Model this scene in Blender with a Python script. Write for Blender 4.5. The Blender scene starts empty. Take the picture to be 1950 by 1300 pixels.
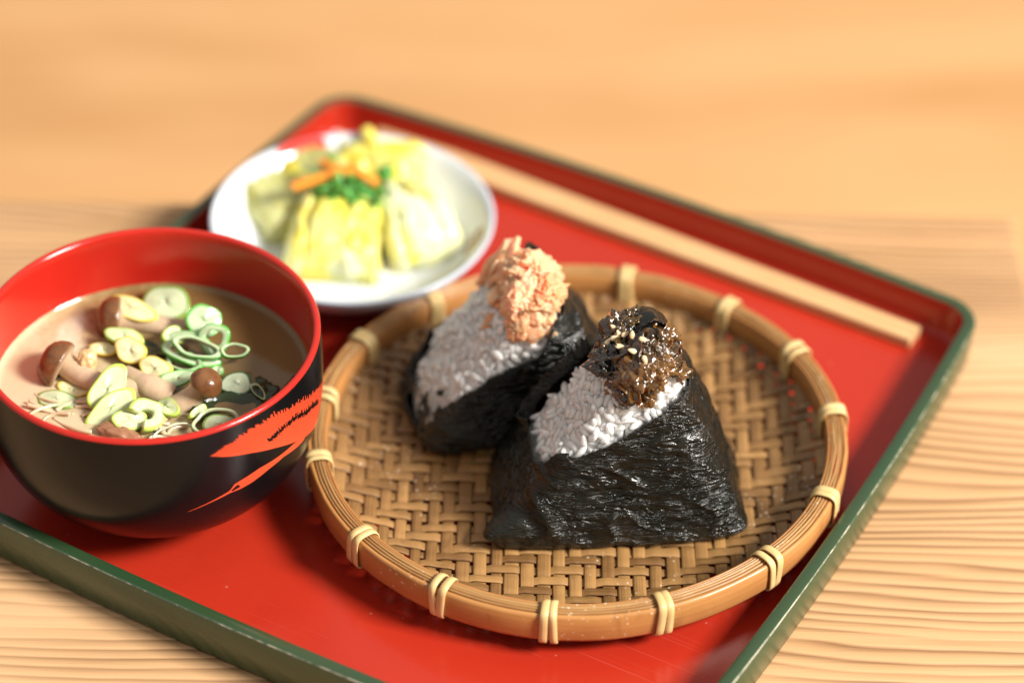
import bpy, bmesh, math, random
import numpy as np
from mathutils import Vector, Matrix

scene = bpy.context.scene
COL = scene.collection
R = math.radians
random.seed(7)
rng = np.random.default_rng(7)

# ------------------------------------------------------------------ camera
PITCH, ROLL, DIST = R(39.2), R(1.05), 1.07
fwd = Vector((0, math.cos(PITCH), -math.sin(PITCH)))
rt0 = Vector((1, 0, 0)); up0 = rt0.cross(fwd)
rt = rt0 * math.cos(ROLL) + up0 * math.sin(ROLL)
up = up0 * math.cos(ROLL) - rt0 * math.sin(ROLL)
CAM = Vector((0, -DIST * math.cos(PITCH), DIST * math.sin(PITCH) + 0.020))
cd = bpy.data.cameras.new('camera'); cam = bpy.data.objects.new('camera', cd); COL.objects.link(cam)
cam.matrix_world = Matrix(((rt.x, up.x, -fwd.x, CAM.x), (rt.y, up.y, -fwd.y, CAM.y), (rt.z, up.z, -fwd.z, CAM.z), (0, 0, 0, 1)))
cd.sensor_width = 36; cd.lens = 100; cd.clip_start = 0.05; cd.clip_end = 50
cd.dof.use_dof = True; cd.dof.focus_distance = 0.974; cd.dof.aperture_fstop = 3.5
scene.camera = cam

# ------------------------------------------------------------------ light: a window to the right, soft room light
w = bpy.data.worlds.new('World'); scene.world = w; w.use_nodes = True
bgn = w.node_tree.nodes['Background']; bgn.inputs[0].default_value = (1.0, 0.96, 0.92, 1); bgn.inputs[1].default_value = 1.0
_t = w.node_tree; _c = _t.nodes.new('ShaderNodeTexCoord'); _sx = _t.nodes.new('ShaderNodeSeparateXYZ'); _mr = _t.nodes.new('ShaderNodeMapRange')
_mr.inputs['From Min'].default_value = -0.1; _mr.inputs['From Max'].default_value = 1.0; _mr.inputs['To Min'].default_value = 0.30; _mr.inputs['To Max'].default_value = 0.50
_t.links.new(_c.outputs['Generated'], _sx.inputs[0]); _t.links.new(_sx.outputs[2], _mr.inputs['Value']); _t.links.new(_mr.outputs[0], bgn.inputs[1])   # pale ceiling above, dimmer walls
ld = bpy.data.lights.new('window_light', 'AREA'); lo = bpy.data.objects.new('window_light', ld); COL.objects.link(lo)
AZ, EL, LD = R(-23), R(39.5), 4.0
ldir = Vector((math.cos(AZ) * math.cos(EL), math.sin(AZ) * math.cos(EL), math.sin(EL)))
lo.location = ldir * LD + Vector((0.02, 0, 0))
lo.rotation_euler = ldir.to_track_quat('Z', 'Y').to_euler()
ld.shape = 'RECTANGLE'; ld.size = 1.1; ld.size_y = 0.9; ld.energy = 352; ld.color = (1.0, 0.955, 0.90)
scene.view_settings.view_transform = 'Standard'; scene.view_settings.look = 'None'
scene.view_settings.exposure = 0.14; scene.view_settings.gamma = 1.0
scene.cycles.use_denoising = True
scene.cycles.max_bounces = 8

# ------------------------------------------------------------------ noise
def _h(ix, iy, iz, s):
    n = (ix * 374761393 + iy * 668265263 + iz * 1440662683 + s * 974634541) & 0xffffffff
    n = ((n ^ (n >> 13)) * 1274126177) & 0xffffffff
    n = (n ^ (n >> 16)) & 0xffffffff
    return n / 4294967295.0
def vnoise(p, s=0):
    p = np.asarray(p, float); i = np.floor(p).astype(np.int64); f = p - i
    u = f * f * f * (f * (f * 6 - 15) + 10)
    out = 0
    for dx in (0, 1):
        for dy in (0, 1):
            for dz in (0, 1):
                wgt = (u[:, 0] if dx else 1 - u[:, 0]) * (u[:, 1] if dy else 1 - u[:, 1]) * (u[:, 2] if dz else 1 - u[:, 2])
                out = out + wgt * _h(i[:, 0] + dx, i[:, 1] + dy, i[:, 2] + dz, s)
    return out * 2 - 1
def fbm(p, o=4, s=0, g=0.5):
    a, r, t = 1.0, 0, 0
    for k in range(o):
        r = r + a * vnoise(np.asarray(p) * (2.03 ** k), s + k * 17); t += a; a *= g
    return r / t
def sstep(x, a, b):
    t = np.clip((x - a) / (b - a), 0, 1); return t * t * (3 - 2 * t)

# ------------------------------------------------------------------ object helpers
def mesh_of(name, V, F, mats=(), smooth=True, uv=None, attr=None, midx=None):
    me = bpy.data.meshes.new(name)
    me.from_pydata([tuple(map(float, v)) for v in V], [], [tuple(int(i) for i in f) for f in F])
    for m in (mats if isinstance(mats, (list, tuple)) else [mats]): me.materials.append(m)
    if smooth: me.polygons.foreach_set('use_smooth', [True] * len(me.polygons))
    if uv is not None:
        l = me.uv_layers.new(name='UVMap'); li = np.zeros(len(me.loops), np.int32); me.loops.foreach_get('vertex_index', li)
        l.data.foreach_set('uv', np.asarray(uv, np.float32)[li].ravel())
    if attr is not None:
        for k, v in attr.items():
            a = me.attributes.new(k, 'FLOAT', 'POINT'); a.data.foreach_set('value', np.asarray(v, np.float32))
    if midx is not None: me.polygons.foreach_set('material_index', np.asarray(midx, np.int32))
    me.update()
    return me
def put(name, me, parent=None, loc=(0, 0, 0), rot=(0, 0, 0), scale=(1, 1, 1)):
    o = bpy.data.objects.new(name, me); COL.objects.link(o)
    o.location = loc; o.rotation_euler = rot; o.scale = scale
    if parent is not None: o.parent = parent
    return o
def tag(o, label, cat, group=None, kind=None):
    o['label'] = label; o['category'] = cat
    if group: o['group'] = group
    if kind: o['kind'] = kind
    return o
def thing(name, label, cat, loc=(0, 0, 0), rotz=0.0, group=None):
    o = bpy.data.objects.new(name, None); COL.objects.link(o); o.empty_display_size = 0.02
    o.location = loc; o.rotation_euler = (0, 0, rotz)
    return tag(o, label, cat, group)

def ring_faces(n, m, close_u=True, close_v=False, off=0):
    """n rings of m points -> quads (m around)"""
    F = []
    for i in range(n if close_v else n - 1):
        a, b = i, (i + 1) % n
        for j in range(m if close_u else m - 1):
            k = (j + 1) % m
            F.append((off + a * m + j, off + a * m + k, off + b * m + k, off + b * m + j))
    return F
def lathe(prof, n=96, cap0=False, cap1=False):
    """prof: (r,z) list from outside-bottom; quads face outward for upward profiles"""
    th = np.linspace(0, 2 * np.pi, n, endpoint=False)
    V = [(r * math.cos(t), r * math.sin(t), z) for r, z in prof for t in th]
    F = ring_faces(len(prof), n)
    if cap0: V.append((0, 0, prof[0][1])); F += [(len(V) - 1, (j + 1) % n, j) for j in range(n)]
    if cap1:
        V.append((0, 0, prof[-1][1])); o = (len(prof) - 1) * n
        F += [(len(V) - 1, o + j, o + (j + 1) % n) for j in range(n)]
    return V, F
def tube(pts, rad, n=12, cap=True):
    pts = [Vector(p) for p in pts]; V = []; prev = None
    for i, p in enumerate(pts):
        t = (pts[min(i + 1, len(pts) - 1)] - pts[max(i - 1, 0)]).normalized()
        a = prev if prev is not None else (Vector((0, 0, 1)) if abs(t.z) < 0.9 else Vector((1, 0, 0)))
        s = (a - t * a.dot(t)).normalized(); prev = s; b = t.cross(s)
        r = rad[i] if hasattr(rad, '__len__') else rad
        for k in range(n):
            q = 2 * math.pi * k / n; V.append(p + s * (r * math.cos(q)) + b * (r * math.sin(q)))
    F = ring_faces(len(pts), n)
    if cap:
        V.append(pts[0]); F += [(len(V) - 1, (j + 1) % n, j) for j in range(n)]
        V.append(pts[-1]); o = (len(pts) - 1) * n; F += [(len(V) - 1, o + j, o + (j + 1) % n) for j in range(n)]
    return V, F
_ico = {}
def ico(k):
    if k not in _ico:
        bm = bmesh.new(); bmesh.ops.create_icosphere(bm, subdivisions=k, radius=1.0)
        bm.verts.ensure_lookup_table()
        _ico[k] = (np.array([v.co[:] for v in bm.verts]), np.array([[v.index for v in f.verts] for f in bm.faces])); bm.free()
    return _ico[k]
def catmull(P, n=8, closed=False):
    P = [np.array(p, float) for p in P]; N = len(P); out = []
    for i in range(N if closed else N - 1):
        p0 = P[(i - 1) % N] if closed or i > 0 else P[0]; p1 = P[i]; p2 = P[(i + 1) % N]
        p3 = P[(i + 2) % N] if closed or i + 2 < N else P[-1]
        for t in np.linspace(0, 1, n, endpoint=False):
            out.append(0.5 * ((2 * p1) + (-p0 + p2) * t + (2 * p0 - 5 * p1 + 4 * p2 - p3) * t * t + (-p0 + 3 * p1 - 3 * p2 + p3) * t ** 3))
    if not closed: out.append(P[-1])
    return out

# ------------------------------------------------------------------ material helpers
class NT:
    def __init__(s, name):
        s.m = bpy.data.materials.new(name); s.m.use_nodes = True; s.t = s.m.node_tree
        s.b = s.t.nodes['Principled BSDF']; s.out = s.t.nodes['Material Output']
    def n(s, typ, ins=None, **kw):
        nd = s.t.nodes.new(typ)
        for k, v in kw.items(): setattr(nd, k, v)
        for k, v in (ins or {}).items(): s.set(nd.inputs[k], v)
        return nd
    def set(s, sock, v):
        if isinstance(v, bpy.types.NodeSocket): s.t.links.new(v, sock)
        elif isinstance(v, (tuple, list)) and len(v) == 3 and sock.type == 'RGBA': sock.default_value = (*v, 1)
        else: sock.default_value = v
    def p(s, **kw):
        for k, v in kw.items(): s.set(s.b.inputs[k.replace('_', ' ')], v)
    def co(s, kind='Object', scale=(1, 1, 1), rot=(0, 0, 0), loc=(0, 0, 0)):
        c = s.n('ShaderNodeTexCoord')
        m = s.n('ShaderNodeMapping', {'Vector': c.outputs[kind], 'Scale': scale, 'Rotation': rot, 'Location': loc})
        return m.outputs[0]
    def noise(s, vec, scale=1.0, det=4.0, rough=0.55, dist=0.0):
        return s.n('ShaderNodeTexNoise', {'Vector': vec, 'Scale': scale, 'Detail': det, 'Roughness': rough, 'Distortion': dist}).outputs['Fac']
    def math(s, op, a, b=0.0, c=0.0, clamp=False):
        nd = s.n('ShaderNodeMath', operation=op, use_clamp=clamp); s.set(nd.inputs[0], a); s.set(nd.inputs[1], b)
        if op in ('MULTIPLY_ADD',): s.set(nd.inputs[2], c)
        return nd.outputs[0]
    def ramp(s, fac, stops):
        r = s.n('ShaderNodeValToRGB', {'Fac': fac}); e = r.color_ramp.elements
        while len(e) < len(stops): e.new(0.5)
        for q, (p, c) in zip(e, stops):
            q.position = p; q.color = (*c, 1) if len(c) == 3 else c
        return r.outputs[0]
    def step(s, fac, a, b):
        r = s.n('ShaderNodeMapRange', {'Value': fac, 'From Min': a, 'From Max': b}, clamp=True); return r.outputs[0]
    def mix(s, f, a, b, blend='MIX'):
        m = s.n('ShaderNodeMix', data_type='RGBA', blend_type=blend); s.set(m.inputs[0], f); s.set(m.inputs[6], a); s.set(m.inputs[7], b); return m.outputs[2]
    def bump(s, h, strength=0.5, dist=0.001, nrm=None):
        b = s.n('ShaderNodeBump', {'Height': h, 'Strength': strength, 'Distance': dist})
        if nrm is not None: s.set(b.inputs['Normal'], nrm)
        s.set(s.b.inputs['Normal'], b.outputs[0]); return b.outputs[0]
    def attr(s, name):
        return s.n('ShaderNodeAttribute', attribute_name=name).outputs['Fac']
    def rnd(s): return s.n('ShaderNodeObjectInfo').outputs['Random']
    def ocol(s): return s.n('ShaderNodeObjectInfo').outputs['Color']

def wood_mat(name, light, mid, dark, freq=200.0, bump=0.6, gloss=0.55, warp=0.11, warp2=0.010):
    m = NT(name); c = m.co('Object')
    sx = m.n('ShaderNodeSeparateXYZ', {'Vector': c}); X, Y = sx.outputs[0], sx.outputs[1]
    warp_ = m.noise(m.co('Object', (2.2, 9.0, 1.0)), 1.0, 2.0, 0.5)
    warp2_ = m.noise(m.co('Object', (7.0, 40.0, 1.0)), 1.0, 3.0, 0.5)
    yy = m.math('ADD', Y, m.math('MULTIPLY', warp_, warp)); yy = m.math('ADD', yy, m.math('MULTIPLY', warp2_, warp2))
    ph = m.math('MULTIPLY', yy, freq)
    ring = m.math('FRACT', ph)
    saw = m.step(ring, 0.0, 0.78); fall = m.step(ring, 1.0, 0.80)
    late = m.math('MINIMUM', m.math('POWER', saw, 2.2), fall)
    fib = m.noise(m.co('Object', (14.0, 900.0, 1.0)), 1.0, 4.0, 0.6)
    blot = m.noise(m.co('Object', (3.0, 14.0, 1.0)), 1.0, 3.0, 0.6)
    vary = m.noise(m.co('Object', (2.5, 95.0, 1.0)), 1.0, 2.0, 0.5)
    a1 = m.math('MULTIPLY', m.math('MULTIPLY', late, m.step(blot, 0.2, 0.65)), m.step(vary, 0.22, 0.52))
    base = m.mix(m.step(blot, 0.3, 0.7), light, mid)
    colr = m.mix(m.math('MULTIPLY', a1, 0.92), base, dark)
    colr = m.mix(m.math('MULTIPLY', m.step(fib, 0.45, 0.75), 0.35), colr, mid)
    m.p(Base_Color=colr, Roughness=m.math('MULTIPLY_ADD', fib, 0.15, gloss - 0.07))
    m.b.inputs['Specular IOR Level'].default_value = 0.35
    h = m.math('ADD', m.math('MULTIPLY', a1, -1.0), m.math('MULTIPLY', fib, 0.25))
    m.bump(h, bump, 0.0012)
    return m.m

def lacquer(name, colr, rough=0.16, wear=0.03, spec=0.5, tint=None, coat=0.0):
    m = NT(name); c = m.co('Object')
    n1 = m.noise(c, 14.0, 5.0, 0.6); n2 = m.noise(c, 300.0, 3.0, 0.6)
    darker = tuple(x * 0.78 for x in colr)
    m.p(Base_Color=m.mix(m.step(n1, 0.35, 0.7), colr, tint or darker),
        Roughness=m.math('MULTIPLY_ADD', m.step(n1, 0.3, 0.75), 0.14, rough), Specular_IOR_Level=spec, Coat_Weight=coat, Coat_Roughness=0.14, Coat_IOR=1.7)
    m.bump(m.math('ADD', m.math('MULTIPLY', n1, 3.0), m.math('MULTIPLY', n2, 0.10)), 0.25, 0.0004)
    return m.m

def bamboo(name, light, dark, along=18.0, across=1800.0, rough=0.42, bump=0.3, var=0.5, specks=False):
    m = NT(name)
    uvv = m.co('UV')
    r = m.rnd()
    off = m.n('ShaderNodeCombineXYZ', {'X': m.math('MULTIPLY', r, 37.0), 'Y': m.math('MULTIPLY', r, 11.0)}).outputs[0]
    vec = m.n('ShaderNodeVectorMath', {0: uvv, 1: off}, operation='ADD').outputs[0]
    mp = m.n('ShaderNodeMapping', {'Vector': vec, 'Scale': (along, across, 1)}).outputs[0]
    fib = m.noise(mp, 1.0, 4.0, 0.65)
    mp2 = m.n('ShaderNodeMapping', {'Vector': vec, 'Scale': (55.0, 120.0, 1)}).outputs[0]
    blot = m.noise(mp2, 1.0, 4.0, 0.6)
    f = m.math('ADD', m.math('MULTIPLY', m.step(fib, 0.3, 0.72), 0.55), m.math('MULTIPLY', m.step(blot, 0.3, 0.7), 0.45))
    f = m.math('ADD', f, m.math('MULTIPLY', m.math('SUBTRACT', r, 0.5), var), clamp=True)
    colr = m.mix(f, light, dark)
    if specks:
        vo = m.n('ShaderNodeTexVoronoi', {'Vector': m.co('Object'), 'Scale': 420.0}); sp_ = m.step(vo.outputs['Distance'], 0.24, 0.14)
        patch_ = m.step(m.noise(m.co('Object'), 38.0, 3.0, 0.6), 0.52, 0.66)
        colr = m.mix(m.math('MULTIPLY', m.math('MULTIPLY', sp_, patch_), 0.8), colr, (0.80, 0.70, 0.52))
        stain = m.step(m.noise(m.co('Object', (60.0, 60.0, 25.0)), 1.0, 5.0, 0.7, 0.8), 0.58, 0.74)
        colr = m.mix(m.math('MULTIPLY', stain, 0.5), colr, tuple(q * 0.45 for q in dark))
    m.p(Base_Color=colr, Roughness=m.math('MULTIPLY_ADD', blot, 0.25, rough - 0.12))
    m.bump(fib, bump, 0.0004)
    return m.m

M = {}
M['table'] = wood_mat('brushed_wood', (0.66, 0.405, 0.212), (0.53, 0.300, 0.135), (0.21, 0.095, 0.034), freq=205.0, bump=0.8, warp=0.085, warp2=0.009)
M['floor'] = wood_mat('floor_wood', (0.68, 0.390, 0.175), (0.60, 0.320, 0.125), (0.48, 0.225, 0.075), freq=5.0, bump=0.1, warp=0.25, warp2=0.03)
def worn_lacquer(name, colr, rough, tint):
    m = NT(name); c = m.co('Object'); n1 = m.noise(c, 14.0, 5.0, 0.6); n2 = m.noise(c, 300.0, 3.0, 0.6)
    lines = 0.0
    for ang, th_ in ((25, 0.70), (-38, 0.72), (68, 0.73)):
        sc = m.noise(m.co('Object', (9.0, 1500.0, 1.0), (0, 0, R(ang))), 1.0, 1.0, 0.4)
        lines = m.math('MAXIMUM', lines, m.step(sc, th_, th_ + 0.05))
    lines = m.math('MULTIPLY', lines, m.step(m.noise(c, 25.0, 2.0, 0.5), 0.45, 0.6))
    dust = m.step(m.n('ShaderNodeTexVoronoi', {'Vector': c, 'Scale': 95.0}).outputs['Distance'], 0.055, 0.03)
    base = m.mix(m.step(n1, 0.35, 0.7), colr, tint)
    base = m.mix(m.math('MULTIPLY', lines, 0.12), base, (0.75, 0.25, 0.18)); base = m.mix(m.math('MULTIPLY', dust, 0.25), base, (0.6, 0.4, 0.3))
    m.p(Base_Color=base, Roughness=m.math('ADD', m.math('MULTIPLY_ADD', m.step(n1, 0.3, 0.75), 0.14, rough), m.math('MULTIPLY', lines, 0.2)), Specular_IOR_Level=0.42)
    m.bump(m.math('ADD', m.math('MULTIPLY', n1, 3.0), m.math('MULTIPLY', n2, 0.10)), 0.25, 0.0004); return m.m
M['red'] = worn_lacquer('red_lacquer', (0.41, 0.026, 0.011), 0.15, (0.37, 0.021, 0.009))
M['red_in'] = lacquer('bowl_red_lacquer', (0.50, 0.020, 0.011), 0.13)
M['green'] = lacquer('green_lacquer', (0.022, 0.055, 0.022), 0.22, spec=0.5, tint=(0.034, 0.058, 0.020), coat=0.25)
M['black'] = lacquer('black_lacquer', (0.005, 0.005, 0.0055), 0.17, spec=0.20)
M['crane'] = lacquer('vermilion_paint', (0.78, 0.085, 0.028), 0.35)
# worn rim edge: cream showing through the green
m = NT('worn_lacquer_edge'); nz = m.noise(m.co('Object'), 160.0, 5.0, 0.7); nb = m.noise(m.co('Object'), 17.0, 3.0, 0.6)
wf = m.step(m.math('ADD', nz, m.math('MULTIPLY', m.math('SUBTRACT', nb, 0.5), 0.8)), 0.42, 0.62)
m.p(Base_Color=m.mix(wf, (0.06, 0.09, 0.055), (0.46, 0.42, 0.32)), Roughness=0.4); M['worn'] = m.m

M['weave'] = bamboo('woven_bamboo', (0.38, 0.205, 0.070), (0.15, 0.070, 0.020), rough=0.42, bump=0.6, var=0.8, specks=True)
M['hoop'] = bamboo('hoop_bamboo', (0.50, 0.24, 0.075), (0.36, 0.145, 0.038), along=30, across=700, rough=0.33, bump=0.25, var=0.2, specks=True)
M['rimstrip'] = bamboo('rim_bamboo', (0.50, 0.29, 0.11), (0.27, 0.12, 0.035), along=25, across=500, rough=0.4, bump=0.2, var=0.45, specks=True)
M['bind'] = bamboo('binding_cane', (0.78, 0.58, 0.27), (0.55, 0.36, 0.13), along=40, across=1500, rough=0.42, bump=0.35, var=0.3)
M['chop'] = bamboo('chopstick_wood', (0.70, 0.46, 0.225), (0.58, 0.345, 0.145), along=20, across=1300, rough=0.5, bump=0.2, var=0.2)

# ------------------------------------------------------------------ floor and table
V = [(-6, -3, 0), (6, -3, 0), (6, 6, 0), (-6, 6, 0)]
fl = put('floor', mesh_of('floor', V, [(0, 1, 2, 3)], M['floor'], False), loc=(0, 0, -0.42)); fl['kind'] = 'structure'

tb = thing('table', 'low light-brown wooden table with raised grain carrying the red tray', 'table', (0, 0, -0.42))
def rbox(x0, x1, y0, y1, z0, z1, r, seg=4):
    bm = bmesh.new(); bmesh.ops.create_cube(bm, size=1)
    for v in bm.verts:
        v.co = Vector(((x0 if v.co.x < 0 else x1), (y0 if v.co.y < 0 else y1), (z0 if v.co.z < 0 else z1)))
    bmesh.ops.bevel(bm, geom=list(bm.edges), offset=r, segments=seg, profile=0.5, affect='EDGES')
    V = [v.co.copy() for v in bm.verts]; F = [[v.index for v in f.verts] for f in bm.faces]; bm.free(); return V, F
V, F = rbox(-0.75, 0.206, -0.30, 0.1125, 0.42 - 0.034, 0.42, 0.004)
put('tabletop', mesh_of('tabletop', V, F, M['table']), tb)
for lx in (-0.71, 0.166):
    for ly in (-0.26, 0.075):
        V, F = rbox(lx - 0.022, lx + 0.022, ly - 0.022, ly + 0.022, 0.0, 0.3862, 0.003, 2)
        put('leg', mesh_of('leg', V, F, M['table']), tb)

# ------------------------------------------------------------------ tray
TA, TB, TS, TRC = 0.152, 0.147, 0.0057, 0.0135
def tray_d(u, v):
    f1 = np.abs(v) + TS * (u / TA) ** 2 - TB + TRC; f2 = np.abs(u) + TS * (v / TB) ** 2 - TA + TRC
    return np.hypot(np.maximum(f1, 0), np.maximum(f2, 0)) + np.minimum(np.maximum(f1, f2), 0) - TRC
_t = np.linspace(0, 2 * np.pi, 4000, endpoint=False)
def tray_ring(off, n=560):
    lo_, hi_ = np.zeros(4000), np.full(4000, 0.3)
    for _ in range(40):
        mid = (lo_ + hi_) / 2; ins = tray_d(mid * np.cos(_t), mid * np.sin(_t)) < -off
        lo_ = np.where(ins, mid, lo_); hi_ = np.where(ins, hi_, mid)
    x, y = lo_ * np.cos(_t), lo_ * np.sin(_t)
    ang = np.unwrap(np.arctan2(np.roll(y, -1) - y, np.roll(x, -1) - x))
    L = np.cumsum(np.hypot(np.roll(x, -1) - x, np.roll(y, -1) - y) + np.abs(np.gradient(ang)) * 0.02); L = L / L[-1] * n
    idx = np.searchsorted(L, np.arange(n)); return x[idx], y[idx]
_tb = tray_ring(0.0)
def rim_loop(off, z, jit=0.0):
    # follow the outline inward along its own normal
    x, y = _tb; e = 1e-5
    gx = (tray_d(x + e, y) - tray_d(x - e, y)) / (2 * e); gy = (tray_d(x, y + e) - tray_d(x, y - e)) / (2 * e); g = np.hypot(gx, gy)
    j = jit * fbm(np.stack([x * 260, y * 260, np.full_like(x, 3.3)], 1), 3) if jit else 0
    return np.stack([x - gx / g * (off + j), y - gy / g * (off + j), np.full_like(x, z) - (np.abs(j) if jit else 0)], 1)
tray = thing('serving_tray', 'square lacquer tray, red inside and green outside, holding the whole meal', 'tray', (-0.0159, -0.0285, 0), R(-28.8))
def loops_obj(name, loops, mats, parent, midx_rows=None, fill_last=False):
    n = len(loops[0]); V = np.concatenate(loops); F = ring_faces(len(loops), n)
    mi = None
    if midx_rows is not None: mi = np.repeat(midx_rows, n)
    if fill_last:
        V = np.vstack([V, [[0, 0, loops[-1][0][2]]]]); o = (len(loops) - 1) * n
        F += [(len(V) - 1, o + j, o + (j + 1) % n) for j in range(n)]
    return put(name, mesh_of(name, V, F, mats, True, midx=mi), parent)
outer = [rim_loop(0.0030, 0.0002), rim_loop(0.0016, 0.0006), rim_loop(0.0011, 0.002), rim_loop(0.0, 0.0195, 0.00008), rim_loop(0.00032, 0.01985, 0.00008),
         rim_loop(0.0007, 0.0200), rim_loop(0.0042, 0.0200), rim_loop(0.0047, 0.0197)]
loops_obj('outer_wall', outer, [M['green'], M['worn']], tray, [0, 0, 0, 1, 0, 0, 0])
inner = [rim_loop(0.0047, 0.0197), rim_loop(0.0050, 0.0185), rim_loop(0.0056, 0.0080), rim_loop(0.0064, 0.0062), rim_loop(0.0078, 0.0053)]
loops_obj('inner_wall', inner, M['red'], tray)
_q = rim_loop(0.0092, 0.0050)
fl_l = [rim_loop(0.0078, 0.0053), _q] + [np.stack([_q[:, 0] * k, _q[:, 1] * k, _q[:, 2]], 1) for k in (0.97, 0.6, 0.3)]
loops_obj('base', fl_l, M['red'], tray, None, True)
_q = rim_loop(0.0030, 0.0002)[::-1]
und = [_q * [0.5, 0.5, 1], _q]
loops_obj('underside', [und[1], und[0]], M['green'], tray, None, True)

# ------------------------------------------------------------------ bamboo basket
BX, BY = 0.0236, -0.0541
bask = thing('bamboo_basket', 'round shallow woven bamboo basket holding two rice balls', 'basket', (BX, BY, 0.005))
# local z: 0 = tray floor
def dish(r): return 0.0036 + 0.0080 * np.clip((r - 0.064) / 0.029, 0, 1) ** 1.7
def wob(th): return 0.0007 * np.sin(2 * th + 0.6) + 0.0005 * np.sin(3 * th + 2.0), 0.0006 * np.sin(2 * th + 1.0) + 0.0004 * np.sin(5 * th)
PX, PY, RW = 0.00560, 0.00525, 0.0926
NX, NY = 17, 18
def weave_strip(kind, i):
    c = i * (PX if kind == 'col' else PY) + rng.normal(0, 0.00018)
    half = math.sqrt(max(RW * RW - c * c, 1e-8))
    if half < 0.012: return
    pitch = PY if kind == 'col' else PX
    K = int(half / pitch) + 2; ts = []; hs = []
    for k in range(-K, K + 1):
        if kind == 'col': over = ((i - k) % 4) in (0, 1)
        else: over = not (((k - i) % 4) in (0, 1))
        for q in (-0.26, 0.0, 0.26):
            ts.append((k + q) * pitch); hs.append((0.00052 if over else -0.00052) * (1.0 if q == 0 else 0.86))
    ts = np.array(ts); hs = np.array(hs); keep = np.abs(ts) <= half
    ts, hs = ts[keep], hs[keep]
    if len(ts) < 4: return
    wd = (0.0046 if kind == 'col' else 0.0043) * (1 + rng.normal(0, 0.09)); th_ = 0.00062
    drift = 0.00022 * np.sin(ts * 45 + rng.uniform(0, 6)) + rng.normal(0, 0.0001)
    sec = [(-0.5, -0.0001), (-0.40, 0.00018), (0.0, 0.00025), (0.40, 0.00018), (0.5, -0.0001), (0.0, -th_)]
    V = []; uv = []
    for t, h, dr in zip(ts, hs, drift):
        for s, zz in sec:
            a = c + s * wd + dr
            x, y = (a, t) if kind == 'col' else (t, a)
            V.append((x, y, dish(math.hypot(x, y)) + h + zz)); uv.append((t, s * wd + (0.3 if zz < -0.0005 else 0)))
    F = ring_faces(len(ts), len(sec))
    if kind == 'row': F = [f[::-1] for f in F]
    put('weave_strip', mesh_of('weave_strip', V, F, M['weave'], True, uv), bask)
for i in range(-NX, NX + 1): weave_strip('col', i)
for i in range(-NY, NY + 1): weave_strip('row', i)
def hoop(name, sec, mat, n=220, seed=0, amp=0.00012):
    V = []; uv = []
    th = np.linspace(0, 2 * np.pi, n, endpoint=False); dr, dz = wob(th)
    jr = amp * fbm(np.stack([np.cos(th) * 9, np.sin(th) * 9, np.full(n, seed * 3.1)], 1), 3, seed)
    m_ = len(sec)
    for a in range(n):
        acc = 0
        for k, (r, z) in enumerate(sec):
            if k: acc += math.hypot(sec[k][0] - sec[k - 1][0], sec[k][1] - sec[k - 1][1])
            rr = r + dr[a] + jr[a]
            V.append((rr * math.cos(th[a]), rr * math.sin(th[a]), z + dz[a] + jr[a] * 0.7)); uv.append((th[a] * 0.095, acc))
    F = ring_faces(n, m_, True, True)
    return put(name, mesh_of(name, V, F, mat, True, uv), bask)
# outer hoop, inner hoop and four thin rim strips (local heights)
hoop('outer_hoop', [(0.0952, 0.0196), (0.0950, 0.0086), (0.0956, 0.0081), (0.0963, 0.0084), (0.0967, 0.0096), (0.0970, 0.0140), (0.0969, 0.0187), (0.0964, 0.0197), (0.0957, 0.0199)], M['hoop'], seed=1, amp=0.0004)
hoop('inner_hoop', [(0.0897, 0.0195), (0.0895, 0.0140), (0.0898, 0.0090), (0.0903, 0.0085), (0.0908, 0.0092), (0.0908, 0.0194), (0.0903, 0.0199)], M['hoop'], seed=2)
for k, (rc_, zc) in enumerate(((0.09135, 0.0200), (0.0924, 0.0203), (0.09345, 0.0202), (0.0945, 0.0199))):
    sec = [(rc_ + 0.00051 * math.cos(q) * (1 if abs(math.sin(q)) < 0.9 else 1), zc - 0.0005 + 0.0008 * math.sin(q)) for q in np.linspace(0, 2 * np.pi, 8, endpoint=False)]
    hoop('rim_strip', sec[::-1] if False else sec, M['rimstrip'], seed=5 + k, amp=0.00035)
# cane bindings: flat loops right round the rim
bp = catmull([(0.0975, 0.0088), (0.0979, 0.0140), (0.0977, 0.0192), (0.0962, 0.0211), (0.0935, 0.0215), (0.0908, 0.0211), (0.0888, 0.0190), (0.0886, 0.0140), (0.0890, 0.0090), (0.0912, 0.0078), (0.0950, 0.0074)], 4, True)
def binding_mesh(wd, tilt):
    V = []; uv = []; n = len(bp); acc = 0
    for i, p in enumerate(bp):
        q = bp[(i + 1) % n] - bp[i - 1]; nr = np.array([q[1], -q[0]]); nr = nr / np.linalg.norm(nr); nr = -nr if np.dot(nr, p - np.array([0.0932, 0.0145])) < 0 else nr
        if i: acc += np.linalg.norm(p - bp[i - 1])
        for s, h in ((-0.5, -0.0001), (-0.42, 0.00033), (0, 0.00042), (0.42, 0.00033), (0.5, -0.0001), (0, -0.0002)):
            r, z = p + nr * h
            V.append((r, s * wd + tilt * (z - 0.0145), z)); uv.append((acc, s * wd))
    F = ring_faces(n, 6, True, True)
    return mesh_of('binding', V, F, M['bind'], True, uv)
bmesh_var = [binding_mesh(0.0030, 0.02), binding_mesh(0.0027, -0.05), binding_mesh(0.0031, 0.08)]
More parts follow.
